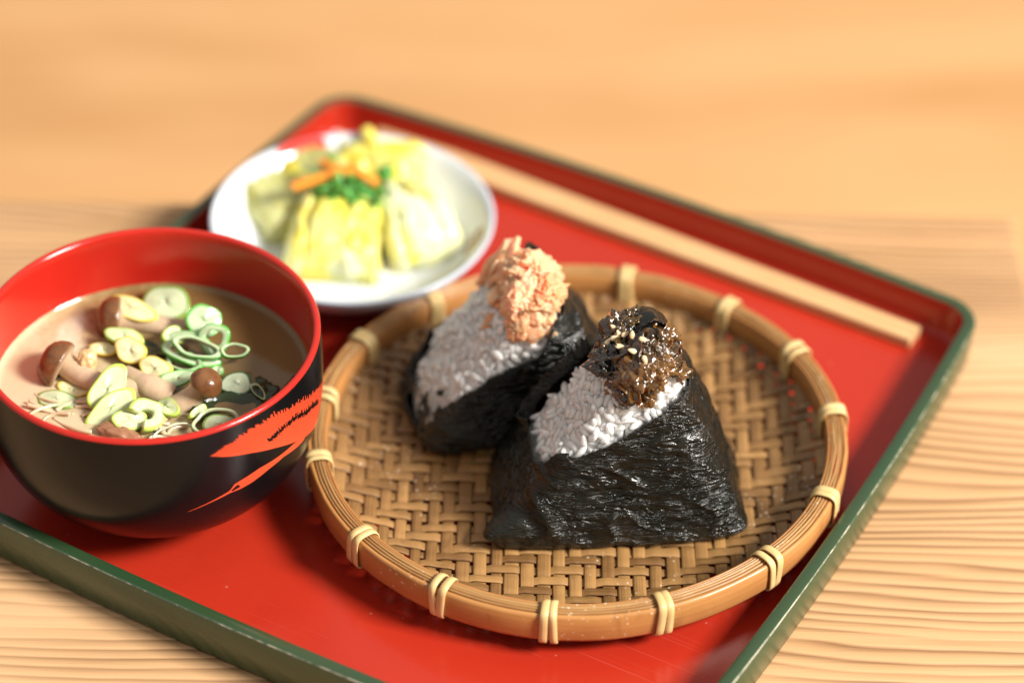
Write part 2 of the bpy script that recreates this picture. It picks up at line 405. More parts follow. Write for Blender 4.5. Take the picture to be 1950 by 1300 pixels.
for k, a in enumerate((-95.7, -72.1, -45.3, -20.9, 6.1, 28.6, 51.2, 77.2, 101.5, 126, 148.6, 171, -168, -141.4, -118.9)):
    dr, dz = wob(R(a))
    for sgn in (-1, 1):
        aa = R(a) + sgn * (0.0165 + rng.normal(0, 0.0012))
        put('binding', bmesh_var[(k * 2 + (sgn > 0)) % 3], bask, (dr * math.cos(aa), dr * math.sin(aa), dz), (0, 0, aa))

# ------------------------------------------------------------------ rice balls
m = NT('cooked_rice'); nz = m.noise(m.co('Object'), 500.0, 3.0, 0.6); r_ = m.rnd()
m.p(Base_Color=m.mix(r_, (0.90, 0.885, 0.835), (0.86, 0.845, 0.79)), Roughness=0.22, Subsurface_Weight=0.9, Subsurface_Scale=0.004, Specular_IOR_Level=0.5)
m.b.inputs['Subsurface Radius'].default_value = (1.0, 1.0, 1.0); m.bump(nz, 0.15, 0.0004); M['rice'] = m.m
m = NT('packed_rice'); vn = m.n('ShaderNodeTexVoronoi', {'Vector': m.co('Object'), 'Scale': 330.0}).outputs['Distance']
m.p(Base_Color=(0.90, 0.885, 0.835), Roughness=0.4, Subsurface_Weight=0.9, Subsurface_Scale=0.004)
m.b.inputs['Subsurface Radius'].default_value = (1.0, 1.0, 1.0); m.bump(vn, 0.8, 0.0015); M['packed'] = m.m
m = NT('nori'); c = m.co('Object')
st = m.co('Object', (75.0, 75.0, 370.0), (0.0, R(-24), R(8))); wv = m.noise(st, 1.0, 3.0, 0.5, 1.7)
rdg = m.math('ABSOLUTE', m.math('SUBTRACT', wv, 0.5))
st2 = m.noise(m.co('Object', (210.0, 210.0, 800.0), (0.0, R(-18), R(5))), 1.0, 3.0, 0.55, 1.0)
blot = m.noise(c, 120.0, 4.0, 0.6)
m.p(Base_Color=m.mix(m.step(blot, 0.35, 0.7), (0.0028, 0.0038, 0.0020), (0.008, 0.0072, 0.0035)),
    Roughness=m.math('MULTIPLY_ADD', m.step(blot, 0.3, 0.7), 0.16, 0.15), Specular_IOR_Level=0.55)
hh = m.math('ADD', m.math('MULTIPLY', rdg, -2.0), m.math('MULTIPLY', st2, 0.25)); hh = m.math('MULTIPLY', hh, m.math('MULTIPLY_ADD', m.step(m.noise(c, 75.0, 2.0, 0.5), 0.35, 0.65), 0.6, 0.5))
m.bump(hh, 1.0, 0.0017); M['nori'] = m.m

def ball_fn(wb, h, t0, t1, k=170.0, apx=0.0):
    """rounded triangular prism; returns function dirs->radius about local centre"""
    c0 = np.array([apx * 0.35, 0.0, h * 0.40])
    hl = math.atan2(h * 1.16, wb * 0.5 + apx); hr = math.atan2(h * 1.16, wb * 0.5 - apx)
    tap = math.atan2((t0 - t1) * 0.5, h)
    planes = [((0, 0, -1), 0.0),
              ((-math.sin(hl), 0, math.cos(hl)), (-math.sin(hl)) * (-wb / 2)),
              ((math.sin(hr), 0, math.cos(hr)), math.sin(hr) * (wb / 2)),
              ((0, -math.cos(tap), math.sin(tap)), math.cos(tap) * t0 / 2),
              ((0, math.cos(tap), math.sin(tap)), math.cos(tap) * t0 / 2)]
    N = np.array([p[0] for p in planes]); D = np.array([p[1] for p in planes])
    def f(P, off=0.0):
        d = P @ N.T - D
        return np.log(np.exp(k * d).sum(1)) / k - 0.0018 - off
    def rad(dirs, off=0.0):
        lo_, hi_ = np.zeros(len(dirs)), np.full(len(dirs), 0.12)
        for _ in range(34):
            mid = (lo_ + hi_) / 2; ins = f(c0 + dirs * mid[:, None], off) < 0
            lo_ = np.where(ins, mid, lo_); hi_ = np.where(ins, hi_, mid)
        return lo_
    return c0, rad, f
def grain_mesh(seed, L=0.0032, rr=0.00128):
    r_ = np.random.default_rng(seed); D, F = ico(2); V = D.copy()
    prof = np.abs(V[:, 0]); V[:, 1] *= (1 - 0.30 * prof ** 3); V[:, 0] = np.sign(V[:, 0]) * np.abs(V[:, 0]) ** 0.9
    V = V * [L * r_.uniform(0.85, 1.1), rr * r_.uniform(0.95, 1.15), rr * 0.9]
    bend = r_.uniform(-1, 1) * 45; V[:, 1] += bend * V[:, 0] ** 2; V[:, 2] += r_.uniform(-1, 1) * 30 * V[:, 0] ** 2
    V += 0.00012 * np.stack([vnoise(V * 900 + 9, seed + i) for i in range(3)], 1)
    return mesh_of('rice_grain', V, F, M['rice'])
GR = [grain_mesh(40 + i) for i in range(10)]

def frame_for(nrm, ang):
    n = Vector(nrm).normalized(); a = Vector((0, 0, 1)) if abs(n.z) < 0.9 else Vector((1, 0, 0))
    x = (a - n * a.dot(n)).normalized(); y = n.cross(x)
    x2 = x * math.cos(ang) + y * math.sin(ang); y2 = n.cross(x2)
    return Matrix((x2, y2, n)).transposed()

def rice_ball(label, loc, rot, dims, zb_fn, group, seed, ngrain, level, foldfn=None, lean=0.0, exposed=None):
    root = thing('rice_ball', label, 'rice ball', loc, rot, group); root.rotation_euler = (lean, 0, rot)
    c0, rad, f = ball_fn(*dims)
    D, F = ico(6); r0 = rad(D)
    P = c0 + D * r0[:, None]
    bulge = lambda Q: 0.0016 * fbm(Q * 95, 2, seed + 40) + 0.0006 * fbm(Q * 260, 2, seed)
    P += D * bulge(P)[:, None]
    put('packed_rice', mesh_of('packed_rice', P, F, M['packed']), root)
    # nori: a thin sheet that follows the ball, cut along its own edge
    D, F = ico(level); P = c0 + D * rad(D, 0.0012)[:, None]; P = P + D * np.maximum(bulge(P), 0)[:, None]
    cov = zb_fn(P) + 0.0016 * fbm(P * 190, 4, seed + 3) + 0.0004 * fbm(P * 900, 2, seed + 8) - P[:, 2]
    wr = 0.0019 * fbm(P * np.array([42, 42, 75]) + 4.2, 2, seed + 11); pm = sstep(fbm(P * 60 + 1.7, 2, seed + 21), -0.25, 0.35)
    rid = 1 - np.abs(fbm(P * np.array([70, 70, 190]) @ np.array([[1, 0, .35], [0, 1, 0], [-.35, 0, 1]]), 3, seed + 5)) * 2.4
    fine = 1 - np.abs(fbm(P * np.array([190, 190, 520]), 3, seed + 6)) * 2.2
    crs = np.clip(1 - np.abs(fbm((P @ np.array([[1, 0, .5], [0, 1, 0], [-.5, 0, 1]])) * np.array([34, 34, 62]) + 7.7, 2, seed + 31)) * 3.2, 0, 1) ** 3
    disp = wr + 0.00065 * np.clip(rid, -0.4, 1) * (0.2 + 0.8 * pm) + 0.00018 * np.clip(fine, -0.5, 1) * (0.2 + 0.8 * pm) + 0.0013 * crs
    if foldfn is not None: dv = foldfn(P)
    else: dv = 0
    lift = (0.0016 + (0.0035 if foldfn else 0.0) * ((P[:, 0] < -0.008) & (P[:, 1] > 0.010))) * sstep(-cov, -0.006, 0.0)      # the free edge stands off the rice
    low = sstep(P[:, 2], 0.0, 0.004)
    Pn = P + D * ((disp * low + lift + 0.0005)[:, None]) + dv
    Pn[:, 2] = np.maximum(Pn[:, 2], 0.0002)
    keep = (cov[F] > 0).all(1) if False else (cov[F].mean(1) > 0)
    F2 = F[keep]; used = np.unique(F2); mp = -np.ones(len(P), int); mp[used] = np.arange(len(used))
    o = put('nori', mesh_of('nori', Pn[used], mp[F2], M['nori']), root)
    so = o.modifiers.new('thickness', 'SOLIDIFY'); so.thickness = 0.0004; so.offset = -1
    # grains on the bare part
    D, F = ico(5); rr = rad(D); P = c0 + D * rr[:, None]
    cov = zb_fn(P) - P[:, 2]
    ok = (cov < 0.0022) & (P[:, 2] > 0.006)
    if exposed is not None: ok &= exposed(P)
    cand = np.flatnonzero(ok); rg = np.random.default_rng(seed); rg.shuffle(cand)
    chosen = []; pts = np.zeros((0, 3)); mind = 0.0020
    for ci in cand:
        if len(chosen) >= ngrain: break
        if len(pts) == 0 or np.min(((pts - P[ci]) ** 2).sum(1)) > mind * mind:
            chosen.append(ci); pts = np.vstack([pts, P[ci]])
    e = 1e-4
    for ci in chosen:
        p = P[ci]; g = np.array([f((p + d)[None])[0] - f((p - d)[None])[0] for d in np.eye(3) * e]); n = g / np.linalg.norm(g)
        Mx = frame_for(n, rg.uniform(0, 6.3)) @ Matrix.Rotation(rg.normal(0, 0.42), 3, 'Y')
        q = p + n * (rg.uniform(-0.0009, 0.0005) + float(bulge(p[None])[0]))
        o = put('rice_grain', GR[rg.integers(len(GR))], root, q, Mx.to_euler(), (rg.uniform(0.9, 1.25), rg.uniform(0.9, 1.15), rg.uniform(0.9, 1.15)))
    return root, c0, rad, f

FL, FRZ = (0.0378, -0.0742, 0.0105), R(6)
def zb_front(P):
    x, y = P[:, 0], P[:, 1]
    fr = np.interp(x, [-0.05, -0.031, -0.026, -0.021, -0.0088, 0.0004, 0.0103, 0.0177, 0.022, 0.027], [0.026, 0.028, 0.0335, 0.0375, 0.0400, 0.0455, 0.0525, 0.0575, 0.061, 0.068])
    fr = fr + sstep(-x, 0.006, 0.012) * (0.0285 - fr) * sstep(y, -0.0185, -0.0095)     # lower edge on the left flank
    bk = np.interp(x, [-0.05, -0.035, -0.020, -0.010, -0.001], [0.028, 0.034, 0.054, 0.070, 0.098])
    lo_y, hi_y = np.where(x > 0.002, -0.010, 0.0135), np.where(x > 0.002, 0.004, 0.0175)
    return fr + (bk - fr) * sstep(y, lo_y, hi_y)
def fold_front(P):
    # folded corner sticking out at the lower left, two creases above it
    d = np.exp(-(((P[:, 0] + 0.043) / 0.006) ** 2 + ((P[:, 1] + 0.020) / 0.008) ** 2 + ((P[:, 2] - 0.008) / 0.006) ** 2))
    v = np.outer(d, [-0.0100, -0.0050, -0.001])
    c1 = np.exp(-(((P[:, 0] + 0.026 + (P[:, 2] - 0.012) * 0.55) / 0.0022) ** 2)) * (P[:, 1] < -0.005) * sstep(P[:, 2], 0.002, 0.01) * sstep(-P[:, 2], -0.036, -0.026)
    c2 = np.exp(-(((P[:, 0] + 0.036 + (P[:, 2] - 0.016) * 0.9) / 0.0020) ** 2)) * (P[:, 1] < 0.0) * sstep(P[:, 2], 0.004, 0.01) * sstep(-P[:, 2], -0.034, -0.022)
    return v + np.outer(c1 * 0.0018 - c2 * 0.0014, [-0.3, -1, 0.2])
DF = (0.086, 0.0690, 0.051, 0.026, 235.0, 0.011)
GRP = 'rice balls in the bamboo basket'
rbF, cF, radF, fF = rice_ball('nearer rice ball in black nori, under dark seaweed relish with sesame', FL, FRZ, DF, zb_front, GRP, 3, 290, 7, fold_front)
RL, RRZ = (0.0036, -0.0235, 0.0105), R(15)
def zb_rear(P):
    x, y = P[:, 0], P[:, 1]
    fr = np.interp(x, [-0.05, -0.040, -0.036, -0.030, -0.017, 0.000, 0.0055, 0.012, 0.020], [0.005, 0.0065, 0.013, 0.0210, 0.0320, 0.0395, 0.049, 0.056, 0.095])
    bk = np.interp(x, [-0.05, -0.036, -0.024, -0.013, -0.004, 0.005, 0.012], [0.014, 0.016, 0.022, 0.027, 0.032, 0.046, 0.098])
    return fr + (bk - fr) * sstep(y, np.where(x < -0.02, 0.0165, 0.011), np.where(x < -0.02, 0.0195, 0.015))
DR = (0.083, 0.0560, 0.046, 0.034, 225.0, 0.002)
rbR, cR, radR, fR = rice_ball('farther rice ball in black nori, heaped with pink salmon flakes', RL, RRZ, DR, zb_rear, GRP, 23, 290, 7)

# ------------------------------------------------------------------ toppings
def on_ball(root_loc, rz, c0, rad, d, off=0.0):
    d = np.array(d, float); d = d / np.linalg.norm(d); p = c0 + d * (rad(d[None])[0] + off)
    return Vector(root_loc) + Matrix.Rotation(rz, 3, 'Z') @ Vector(p)
m = NT('salmon'); c = m.co('Object'); nz = m.noise(m.co('Object', (1300.0, 420.0, 420.0)), 1.0, 4.0, 0.6); r_ = m.rnd()
m.p(Base_Color=m.mix(m.step(m.math('ADD', m.math('MULTIPLY', nz, 0.7), m.math('MULTIPLY', r_, 0.5)), 0.35, 0.85), (0.89, 0.32, 0.145), (0.93, 0.50, 0.30)), Roughness=0.38, Subsurface_Weight=0.8, Subsurface_Scale=0.006)
m.b.inputs['Subsurface Radius'].default_value = (1.0, 0.4, 0.2); m.bump(nz, 0.6, 0.0008); M['salmon'] = m.m
m = NT('seaweed_relish'); c = m.co('Object'); nz = m.noise(c, 330.0, 4.0, 0.6); r_ = m.rnd()
amb = m.step(m.math('ADD', r_, m.math('MULTIPLY', m.math('SUBTRACT', nz, 0.5), 0.6)), 0.35, 1.0)
m.p(Base_Color=m.mix(amb, (0.0055, 0.0040, 0.0015), (0.120, 0.058, 0.006)), Roughness=0.12, Specular_IOR_Level=0.7, Subsurface_Weight=0.25, Subsurface_Scale=0.002, Coat_Weight=1.0, Coat_Roughness=0.03)
m.b.inputs['Subsurface Radius'].default_value = (1.0, 0.5, 0.1); m.bump(nz, 0.35, 0.0010); M['relish'] = m.m
m = NT('amber_relish'); c = m.co('Object'); nz = m.noise(c, 330.0, 4.0, 0.6); r_ = m.rnd()
amb = m.step(m.math('ADD', r_, m.math('MULTIPLY', m.math('SUBTRACT', nz, 0.5), 1.2)), 0.1, 0.9)
m.p(Base_Color=m.mix(amb, (0.016, 0.0085, 0.0025), (0.125, 0.054, 0.007)), Roughness=0.12, Specular_IOR_Level=0.7, Subsurface_Weight=0.5, Subsurface_Scale=0.003, Coat_Weight=1.0, Coat_Roughness=0.03)
m.b.inputs['Subsurface Radius'].default_value = (1.0, 0.5, 0.1); m.bump(nz, 0.35, 0.0010); M['amber'] = m.m
def lump(name, seed, ax, rough, mat, sub=3, freq=2.2, ridge=0.0):
    D, F = ico(sub); n = fbm(D * freq + seed * 7.3, 4, seed)
    V = D * (1 + rough * n[:, None])
    if ridge: V += D * (ridge * (1 - 2 * np.abs(fbm(D * np.array([freq * 3.2, freq, freq]) + seed, 3, seed + 1))))[:, None]
    return mesh_of(name, V * np.array(ax), F, mat)
SALM = [lump('flake', 100 + i, (0.0050 * random.uniform(.8, 1.25), 0.0028 * random.uniform(.8, 1.2), 0.0015), 0.42, M['salmon'], 4, 1.5, 0.10) for i in range(8)]
def leaf_scrap(seed, L, Wd, mat='relish'):
    n = 9; u = np.linspace(-1, 1, n); U, Vv = np.meshgrid(u, u); U, Vv = U.ravel(), Vv.ravel()
    edge = 1 + 0.22 * vnoise(np.stack([U * 3, Vv * 3, np.full_like(U, seed)], 1), seed)
    P = np.stack([U * L * edge, Vv * Wd * edge, 0.0016 * fbm(np.stack([U * 1.4 + seed, Vv * 1.4, np.zeros_like(U)], 1), 3, seed) + 0.0022 * (np.abs(Vv) ** 1.5) * np.sin(seed)], 1)
    F = [(j * n + i, j * n + i + 1, (j + 1) * n + i + 1, (j + 1) * n + i) for j in range(n - 1) for i in range(n - 1)]
    V2 = np.vstack([P, P - [0, 0, 0.0006]]); k = n * n
    F2 = F + [tuple(q + k for q in f[::-1]) for f in F]
    ring = [i for i in range(n)] + [j * n + n - 1 for j in range(1, n)] + [(n - 1) * n + i for i in range(n - 2, -1, -1)] + [j * n for j in range(n - 2, 0, -1)]
    F2 += [(ring[q], ring[q] + k, ring[(q + 1) % len(ring)] + k, ring[(q + 1) % len(ring)]) for q in range(len(ring))]
    return mesh_of('shred', V2, F2, M[mat])
SHR = [leaf_scrap(200 + i, 0.0046 * random.uniform(.7, 1.2), 0.0022 * random.uniform(.7, 1.2)) for i in range(10)] + [lump('shred', 220 + i, (0.0030, 0.0024, 0.0018), 0.8, M['relish'], 3, 2.0, 0.3) for i in range(5)]
def ball_hit(loc, rz, f, px, py):
    """where the sight line of photo pixel px,py meets a rice ball (world point, outward normal)"""
    v = rt * ((px - 975) / 5416.67) + up * ((650 - py) / 5416.67) + fwd
    Ri = Matrix.Rotation(-rz, 3, 'Z'); o = np.array(Ri @ (CAM - Vector(loc))); d = np.array(Ri @ v)
    t = np.linspace(0.85, 1.12, 2200); P = o + d * t[:, None]; q = f(P); i = np.flatnonzero(q < 0)
    if len(i) == 0: return None
    p = P[i[0]]; e = 1e-4
    n = np.array([f((p + k)[None])[0] - f((p - k)[None])[0] for k in np.eye(3) * e]); n /= np.linalg.norm(n)
    Rz = Matrix.Rotation(rz, 3, 'Z'); return Vector(loc) + Rz @ Vector(p), (Rz @ Vector(n)).normalized()
SHA = [leaf_scrap(240 + i, 0.0044 * random.uniform(.7, 1.2), 0.0026 * random.uniform(.7, 1.2), 'amber') for i in range(9)] + [lump('shred', 260 + i, (0.0030, 0.0024, 0.0018), 0.8, M['amber'], 3, 2.0, 0.3) for i in range(4)]
RAM = [lump('clump', 170 + i, (0.0076, 0.0058, 0.0044), 0.66, M['amber'], 6, 2.1, 0.26) for i in range(3)]
HEAPS = {}
def heap(name, label, cat, loc, rz, f, spots, part, rg):
    """spots: (px, py, spread_px, thickness m, count, meshes, scale, lift)"""
    base = ball_hit(loc, rz, f, spots[0][0], spots[0][1])[0]
    root = thing(name, label, cat, base, 0)
    BV, BF = [], []; nb = 0
    for px, py, spr, thick, cnt, meshes, sc, bias in spots:
        k = 0; tries = 0
        while k < cnt and tries < cnt * 6:
            tries += 1; dx, dy = rg.normal(0, 1, 2) * (1 if cnt > 1 else 0)
            hh = ball_hit(loc, rz, f, px + dx * spr, py + dy * spr)
            if hh is None: continue
            p, n = hh; off = bias + rg.uniform(0, 1) * thick * math.exp(-(dx * dx + dy * dy) / 3.0)
            Mx = frame_for(n, rg.uniform(0, 6.3)) @ Matrix.Rotation(rg.normal(0, 0.32), 3, 'X') @ Matrix.Rotation(rg.normal(0, 0.28), 3, 'Y')
            s_ = sc * rg.uniform(0.75, 1.3); me = meshes[rg.integers(len(meshes))]
            o = put(part, me, root, p + n * off - base, Mx.to_euler(), (s_, s_, s_)); k += 1
            W4 = Matrix.Translation(p + n * off) @ Mx.to_4x4() @ Matrix.Scale(s_, 4)
            co = np.empty(len(me.vertices) * 3); me.vertices.foreach_get('co', co); co = co.reshape(-1, 3)
            A = np.array(W4); co = co @ A[:3, :3].T + A[:3, 3]
            BV.append(co); BF += [[q + nb for q in pl.vertices] for pl in me.polygons]; nb += len(co)
    HEAPS[name] = (np.concatenate(BV), BF)
    return root
SBIG = [lump('flake', 130 + i, (0.0090, 0.0070, 0.0052), 0.55, M['salmon'], 6, 1.9, 0.16) for i in range(4)]
RBIG = [lump('clump', 150 + i, (0.0076, 0.0058, 0.0044), 0.66, M['relish'], 6, 2.1, 0.26) for i in range(4)]
heap('salmon_topping', 'heap of pink salmon flakes on the farther rice ball', 'topping', RL, RRZ, fR,
     [(985, 525, 0, 0, 1, SBIG, 1.0, 0.0015), (945, 505, 0, 0, 1, SBIG, 0.75, 0.002), (1000, 570, 0, 0, 1, SBIG, 1.0, 0.003), (1038, 560, 0, 0, 1, SBIG, 0.85, 0.002), (1015, 515, 0, 0, 1, SBIG, 0.9, 0.001), (1040, 530, 0, 0, 1, SBIG, 0.7, 0.001), (990, 615, 0, 0, 1, SBIG, 0.62, 0.002), (968, 500, 0, 0, 1, SBIG, 0.75, 0.001),
      (978, 525, 30, 0.0055, 28, SALM, 0.95, 0.001), (1015, 565, 26, 0.005, 24, SALM, 0.95, 0.001), (990, 612, 18, 0.004, 9, SALM, 0.9, 0.001), (930, 510, 12, 0.004, 7, SALM, 0.9, 0.001), (960, 550, 12, 0.003, 5, SALM, 0.75, 0.001)], 'flake', np.random.default_rng(5))
heap('seaweed_topping', 'heap of glossy dark brown seaweed relish on the nearer rice ball', 'topping', FL, FRZ, fF,
     [(1190, 645, 0, 0, 1, RBIG, 1.0, 0.002), (1182, 688, 0, 0, 1, RBIG, 0.85, 0.002), (1230, 700, 0, 0, 1, RAM, 0.9, 0.002), (1243, 668, 0, 0, 1, RAM, 0.75, 0.002), (1205, 725, 0, 0, 1, RAM, 0.7, 0.002), (1205, 618, 0, 0, 1, RBIG, 0.65, 0.001),
      (1180, 660, 20, 0.006, 30, SHR, 1.0, 0.001), (1235, 690, 20, 0.006, 34, SHA, 1.0, 0.001), (1200, 728, 15, 0.005, 26, SHA, 0.8, 0.001), (1200, 622, 13, 0.004, 14, SHR, 0.8, 0.001), (1255, 655, 11, 0.003, 20, SHA, 0.85, 0.001), (1270, 700, 7, 0.003, 7, SHR, 0.7, 0.000),
      (1146, 690, 6, 0.002, 6, SHR, 0.8, 0.001), (1185, 752, 7, 0.003, 8, SHA, 0.75, 0.0005)], 'shred', np.random.default_rng(9))
m = NT('sesame'); m.p(Base_Color=m.mix(m.rnd(), (0.84, 0.66, 0.42), (0.74, 0.52, 0.28)), Roughness=0.35, Subsurface_Weight=0.2, Subsurface_Scale=0.001); M['sesame'] = m.m
D, F = ico(3); V = D.copy(); tp = 1 - 0.60 * (V[:, 0] * 0.5 + 0.5) ** 1.8; V[:, 1] *= tp; V[:, 2] *= tp
SES = mesh_of('sesame_seed', V * [0.00162, 0.00106, 0.0006], F, M['sesame'])
SEEDS = [  # photo pixel, turn, what sets it apart
    (1169, 624, 2.4, 'upper left sesame seed of the overlapping pair on the dark relish'),
    (1178, 636, 1.9, 'lower right sesame seed of the overlapping pair on the dark relish'),
    (1170, 643, 0.3, 'half-hidden sesame seed tucked just below the overlapping pair'),
    (1191, 636, 0.5, 'sesame seed lying right beside the overlapping pair'),
    (1204, 637, 1.6, 'upright sesame seed between the overlapping pair and the far right seed'),
    (1225, 646, -0.25, 'sesame seed nearest the nori edge, lying flat on the relish'),
    (1158, 650, 0.9, 'leftmost sesame seed on the dark relish'),
    (1180, 659, 0.0, 'sesame seed lying flat in the middle of the relish below the cluster'),
    (1204, 668, 2.8, 'small brownish sesame seed low in the middle of the relish'),
    (1228, 685, -1.2, 'lowest sesame seed, standing steeply on the amber part of the relish')]
from mathutils.bvhtree import BVHTree
_bv = BVHTree.FromPolygons([Vector(v) for v in HEAPS['seaweed_topping'][0]], HEAPS['seaweed_topping'][1])
for px, py, ang, lab in SEEDS:
    v = (rt * ((px - 975) / 5416.67) + up * ((650 - py) / 5416.67) + fwd).normalized()
    hp, hn, _, _ = _bv.ray_cast(CAM, v)
    if hp is None: hp, hn = ball_hit(FL, FRZ, fF, px, py)
    n = (-v * 0.75 + hn * (0.25 if hn.dot(v) < 0 else -0.25)).normalized()
    y_ = (up - n * up.dot(n)).normalized(); x_ = y_.cross(n)
    Mx = Matrix((x_ * math.cos(ang) + y_ * math.sin(ang), y_ * math.cos(ang) - x_ * math.sin(ang), n)).transposed()
    tag(put('sesame_seed', SES, None, hp - v * 0.0006, Mx.to_euler()), lab, 'sesame seed', 'sesame seeds on the relish')

# ------------------------------------------------------------------ soup bowl
WX, WY, WZ = -0.1258, -0.0646, 0.0051
bowl = thing('soup_bowl', 'black lacquer soup bowl, red inside, with a vermilion crane painted outside', 'bowl', (WX, WY, WZ))
def brad(z):
    z = np.asarray(z, float)
    lowr = 0.0597 * np.maximum(1 - (np.abs(0.055 - np.minimum(z, 0.055)) / 0.056) ** 2.6, 1e-6) ** (1 / 2.2)
    return np.where(z < 0.055, lowr, 0.0597 - 0.0004 * ((z - 0.055) / 0.015) ** 2)
zs = np.concatenate([np.linspace(0.0026, 0.012, 14), np.linspace(0.0135, 0.0690, 34)])
prof = [(0.0255, 0.0030)] + [(float(brad(z)), float(z)) for z in zs]
V, F = lathe(prof, 160); put('outer_wall', mesh_of('outer_wall', V, F, M['black']), bowl)
V, F = lathe([(0.0240, 0.0035), (0.0250, 0.0002), (0.0262, 0.0), (0.0272, 0.0004), (0.0274, 0.0034)], 120); put('foot_ring', mesh_of('foot_ring', V, F, M['black']), bowl)
rimp = [(float(brad(0.0690)), 0.0690), (0.0591, 0.0697), (0.0586, 0.0701), (0.0578, 0.07015), (0.0572, 0.0699), (0.0568, 0.0694)]
V, F = lathe(rimp, 160); put('lip', mesh_of('lip', V, F, M['red_in']), bowl)
inn = [(0.0568, 0.0694)] + [(float(brad(z)) - 0.0030 - 0.0006 * (0.069 - z) / 0.06, float(z)) for z in np.linspace(0.068, 0.0085, 36)]
V, F = lathe(inn, 160, cap1=True); put('inner_wall', mesh_of('inner_wall', V, F, M['red_in']), bowl)
# painted crane: (angle deg, height mm) on the outer wall
top_c = [(-64.5, 59.8), (-61.9, 60.7), (-58.4, 62.1), (-55.8, 62.6), (-54.1, 64.0), (-49.1, 64.8), (-44.5, 64.8), (-38.7, 64.7), (-32.3, 62.7), (-24.7, 60.1), (-16.0, 56.3), (-8.0, 52.5), (2, 48), (12, 44)]
low_c = [(-64.5, 59.6), (-58.7, 57.2), (-49.8, 54.3), (-39.6, 50.1), (-30.3, 45.6), (-26.0, 43.0), (-18.7, 40.0), (-9.7, 36.0), (2, 34), (12, 33)]
def curve(c, s):
    c = np.array(c); L = np.r_[0, np.cumsum(np.hypot(np.diff(c[:, 0]), np.diff(c[:, 1])))]; L /= L[-1]
    return np.array([np.interp(s, L, c[:, 0]), np.interp(s, L, c[:, 1])])
def onb(a, z, lift=0.00012):
    z = z / 1000.0; r = float(brad(z)) + lift; return (r * math.cos(R(a)), r * math.sin(R(a)), z)
V = []; F = []
def patch(quad, nu, lift=0.00012):
    """quad: 4 (a,z) corners A->B base edge, D->C tip edge; nu steps A->D"""
    A, B, C_, D_ = [np.array(q) for q in quad]; o = len(V)
    for i in range(nu + 1):
        t = i / nu
        for e in (A + (D_ - A) * t, B + (C_ - B) * t): V.append(onb(e[0], e[1], lift))
    for i in range(nu): F.append((o + 2 * i, o + 2 * i + 1, o + 2 * i + 3, o + 2 * i + 2))
rgc = np.random.default_rng(31); NS = 150
line_c = [(-46.1, 55.5), (-42.3, 55.6), (-36.2, 56.5), (-31.0, 56.3), (-27.2, 55.6), (-20.5, 52.7), (-15.1, 50.9), (-8, 47)]
def base_s(s): return 0.10 + 0.90 * np.clip(s * 1.1 - 0.05, 0, 1) ** 0.85 if s > 0.05 else s * 2
for k in range(NS):
    s0, s1 = k / NS, (k + 1) / NS; sm = (s0 + s1) / 2
    bs0, bs1 = [min(1, 0.06 + 0.62 * s ** 0.6 if s < 0.5 else 0.06 + 0.62 * 0.5 ** 0.6 + (s - 0.5) * 1.02) for s in (s0, s1)]
    b0, b1 = curve(low_c, bs0), curve(low_c, bs1)
    t0, t1 = curve(top_c, s0), curve(top_c, s1)
    ext = 1.0 + rgc.normal(0.0, 0.035) + (0.03 if k % 3 == 0 else 0)
    tm = (t0 + t1) / 2; g = 0.30
    T0 = b0 + (t0 + (tm - t0) * g - b0) * ext; T1 = b1 + (t1 + (tm - t1) * g - b1) * ext
    # the dark vein through the wing: strokes stop short below it and start again above
    a_mid = tm[0]
    lo_v = np.interp(a_mid, [q[0] for q in line_c], [q[1] for q in line_c])
    if -47 < a_mid < -9 and abs(T0[1] - b0[1]) > 3:
        fr = np.clip((lo_v - (b0[1] + b1[1]) / 2) / (tm[1] - (b0[1] + b1[1]) / 2), 0.1, 0.9)
        gap = 0.045 + 0.03 * rgc.random()
        f0 = fr - gap; f1 = fr + gap * (0.6 + 0.8 * rgc.random())
        patch((b0, b1, b1 + (T1 - b1) * f0, b0 + (T0 - b0) * f0), 4)
        patch((b0 + (T0 - b0) * f1, b1 + (T1 - b1) * f1, T1, T0), 4)
    else: patch((b0, b1, T1, T0), 6)
nu_c = [(-26.0, 43.6), (-30.3, 45.0), (-39.6, 45.2), (-46.8, 45.5), (-54.2, 44.1), (-56.6, 43.5), (-58.3, 41.1), (-65.0, 38.8), (-72.8, 36.1)]
nl_c = [(-22, 40.8), (-26.9, 41.1), (-35.5, 42.9), (-42.4, 42.2), (-49.9, 40.3), (-54.4, 39.8), (-58.0, 39.9), (-65.0, 38.2), (-72.8, 35.9)]
for k in range(60):
    s0, s1 = k / 60, (k + 1) / 60; u0, u1, l0, l1 = curve(nu_c, s0), curve(nu_c, s1), curve(nl_c, s0), curve(nl_c, s1)
    am = (u0[0] + l0[0]) / 2
    if -57.4 < am < -54.2:      # small open slit behind the head
        c1 = l0 + (u0 - l0) * 0.30; c1b = l1 + (u1 - l1) * 0.30; c2 = l0 + (u0 - l0) * 0.72; c2b = l1 + (u1 - l1) * 0.72
        patch((l0, l1, c1b, c1), 1); patch((c2, c2b, u1, u0), 1)
    else: patch((l0, l1, u1, u0), 2)
put('painted_crane', mesh_of('painted_crane', V, F, M['crane'], True), bowl)

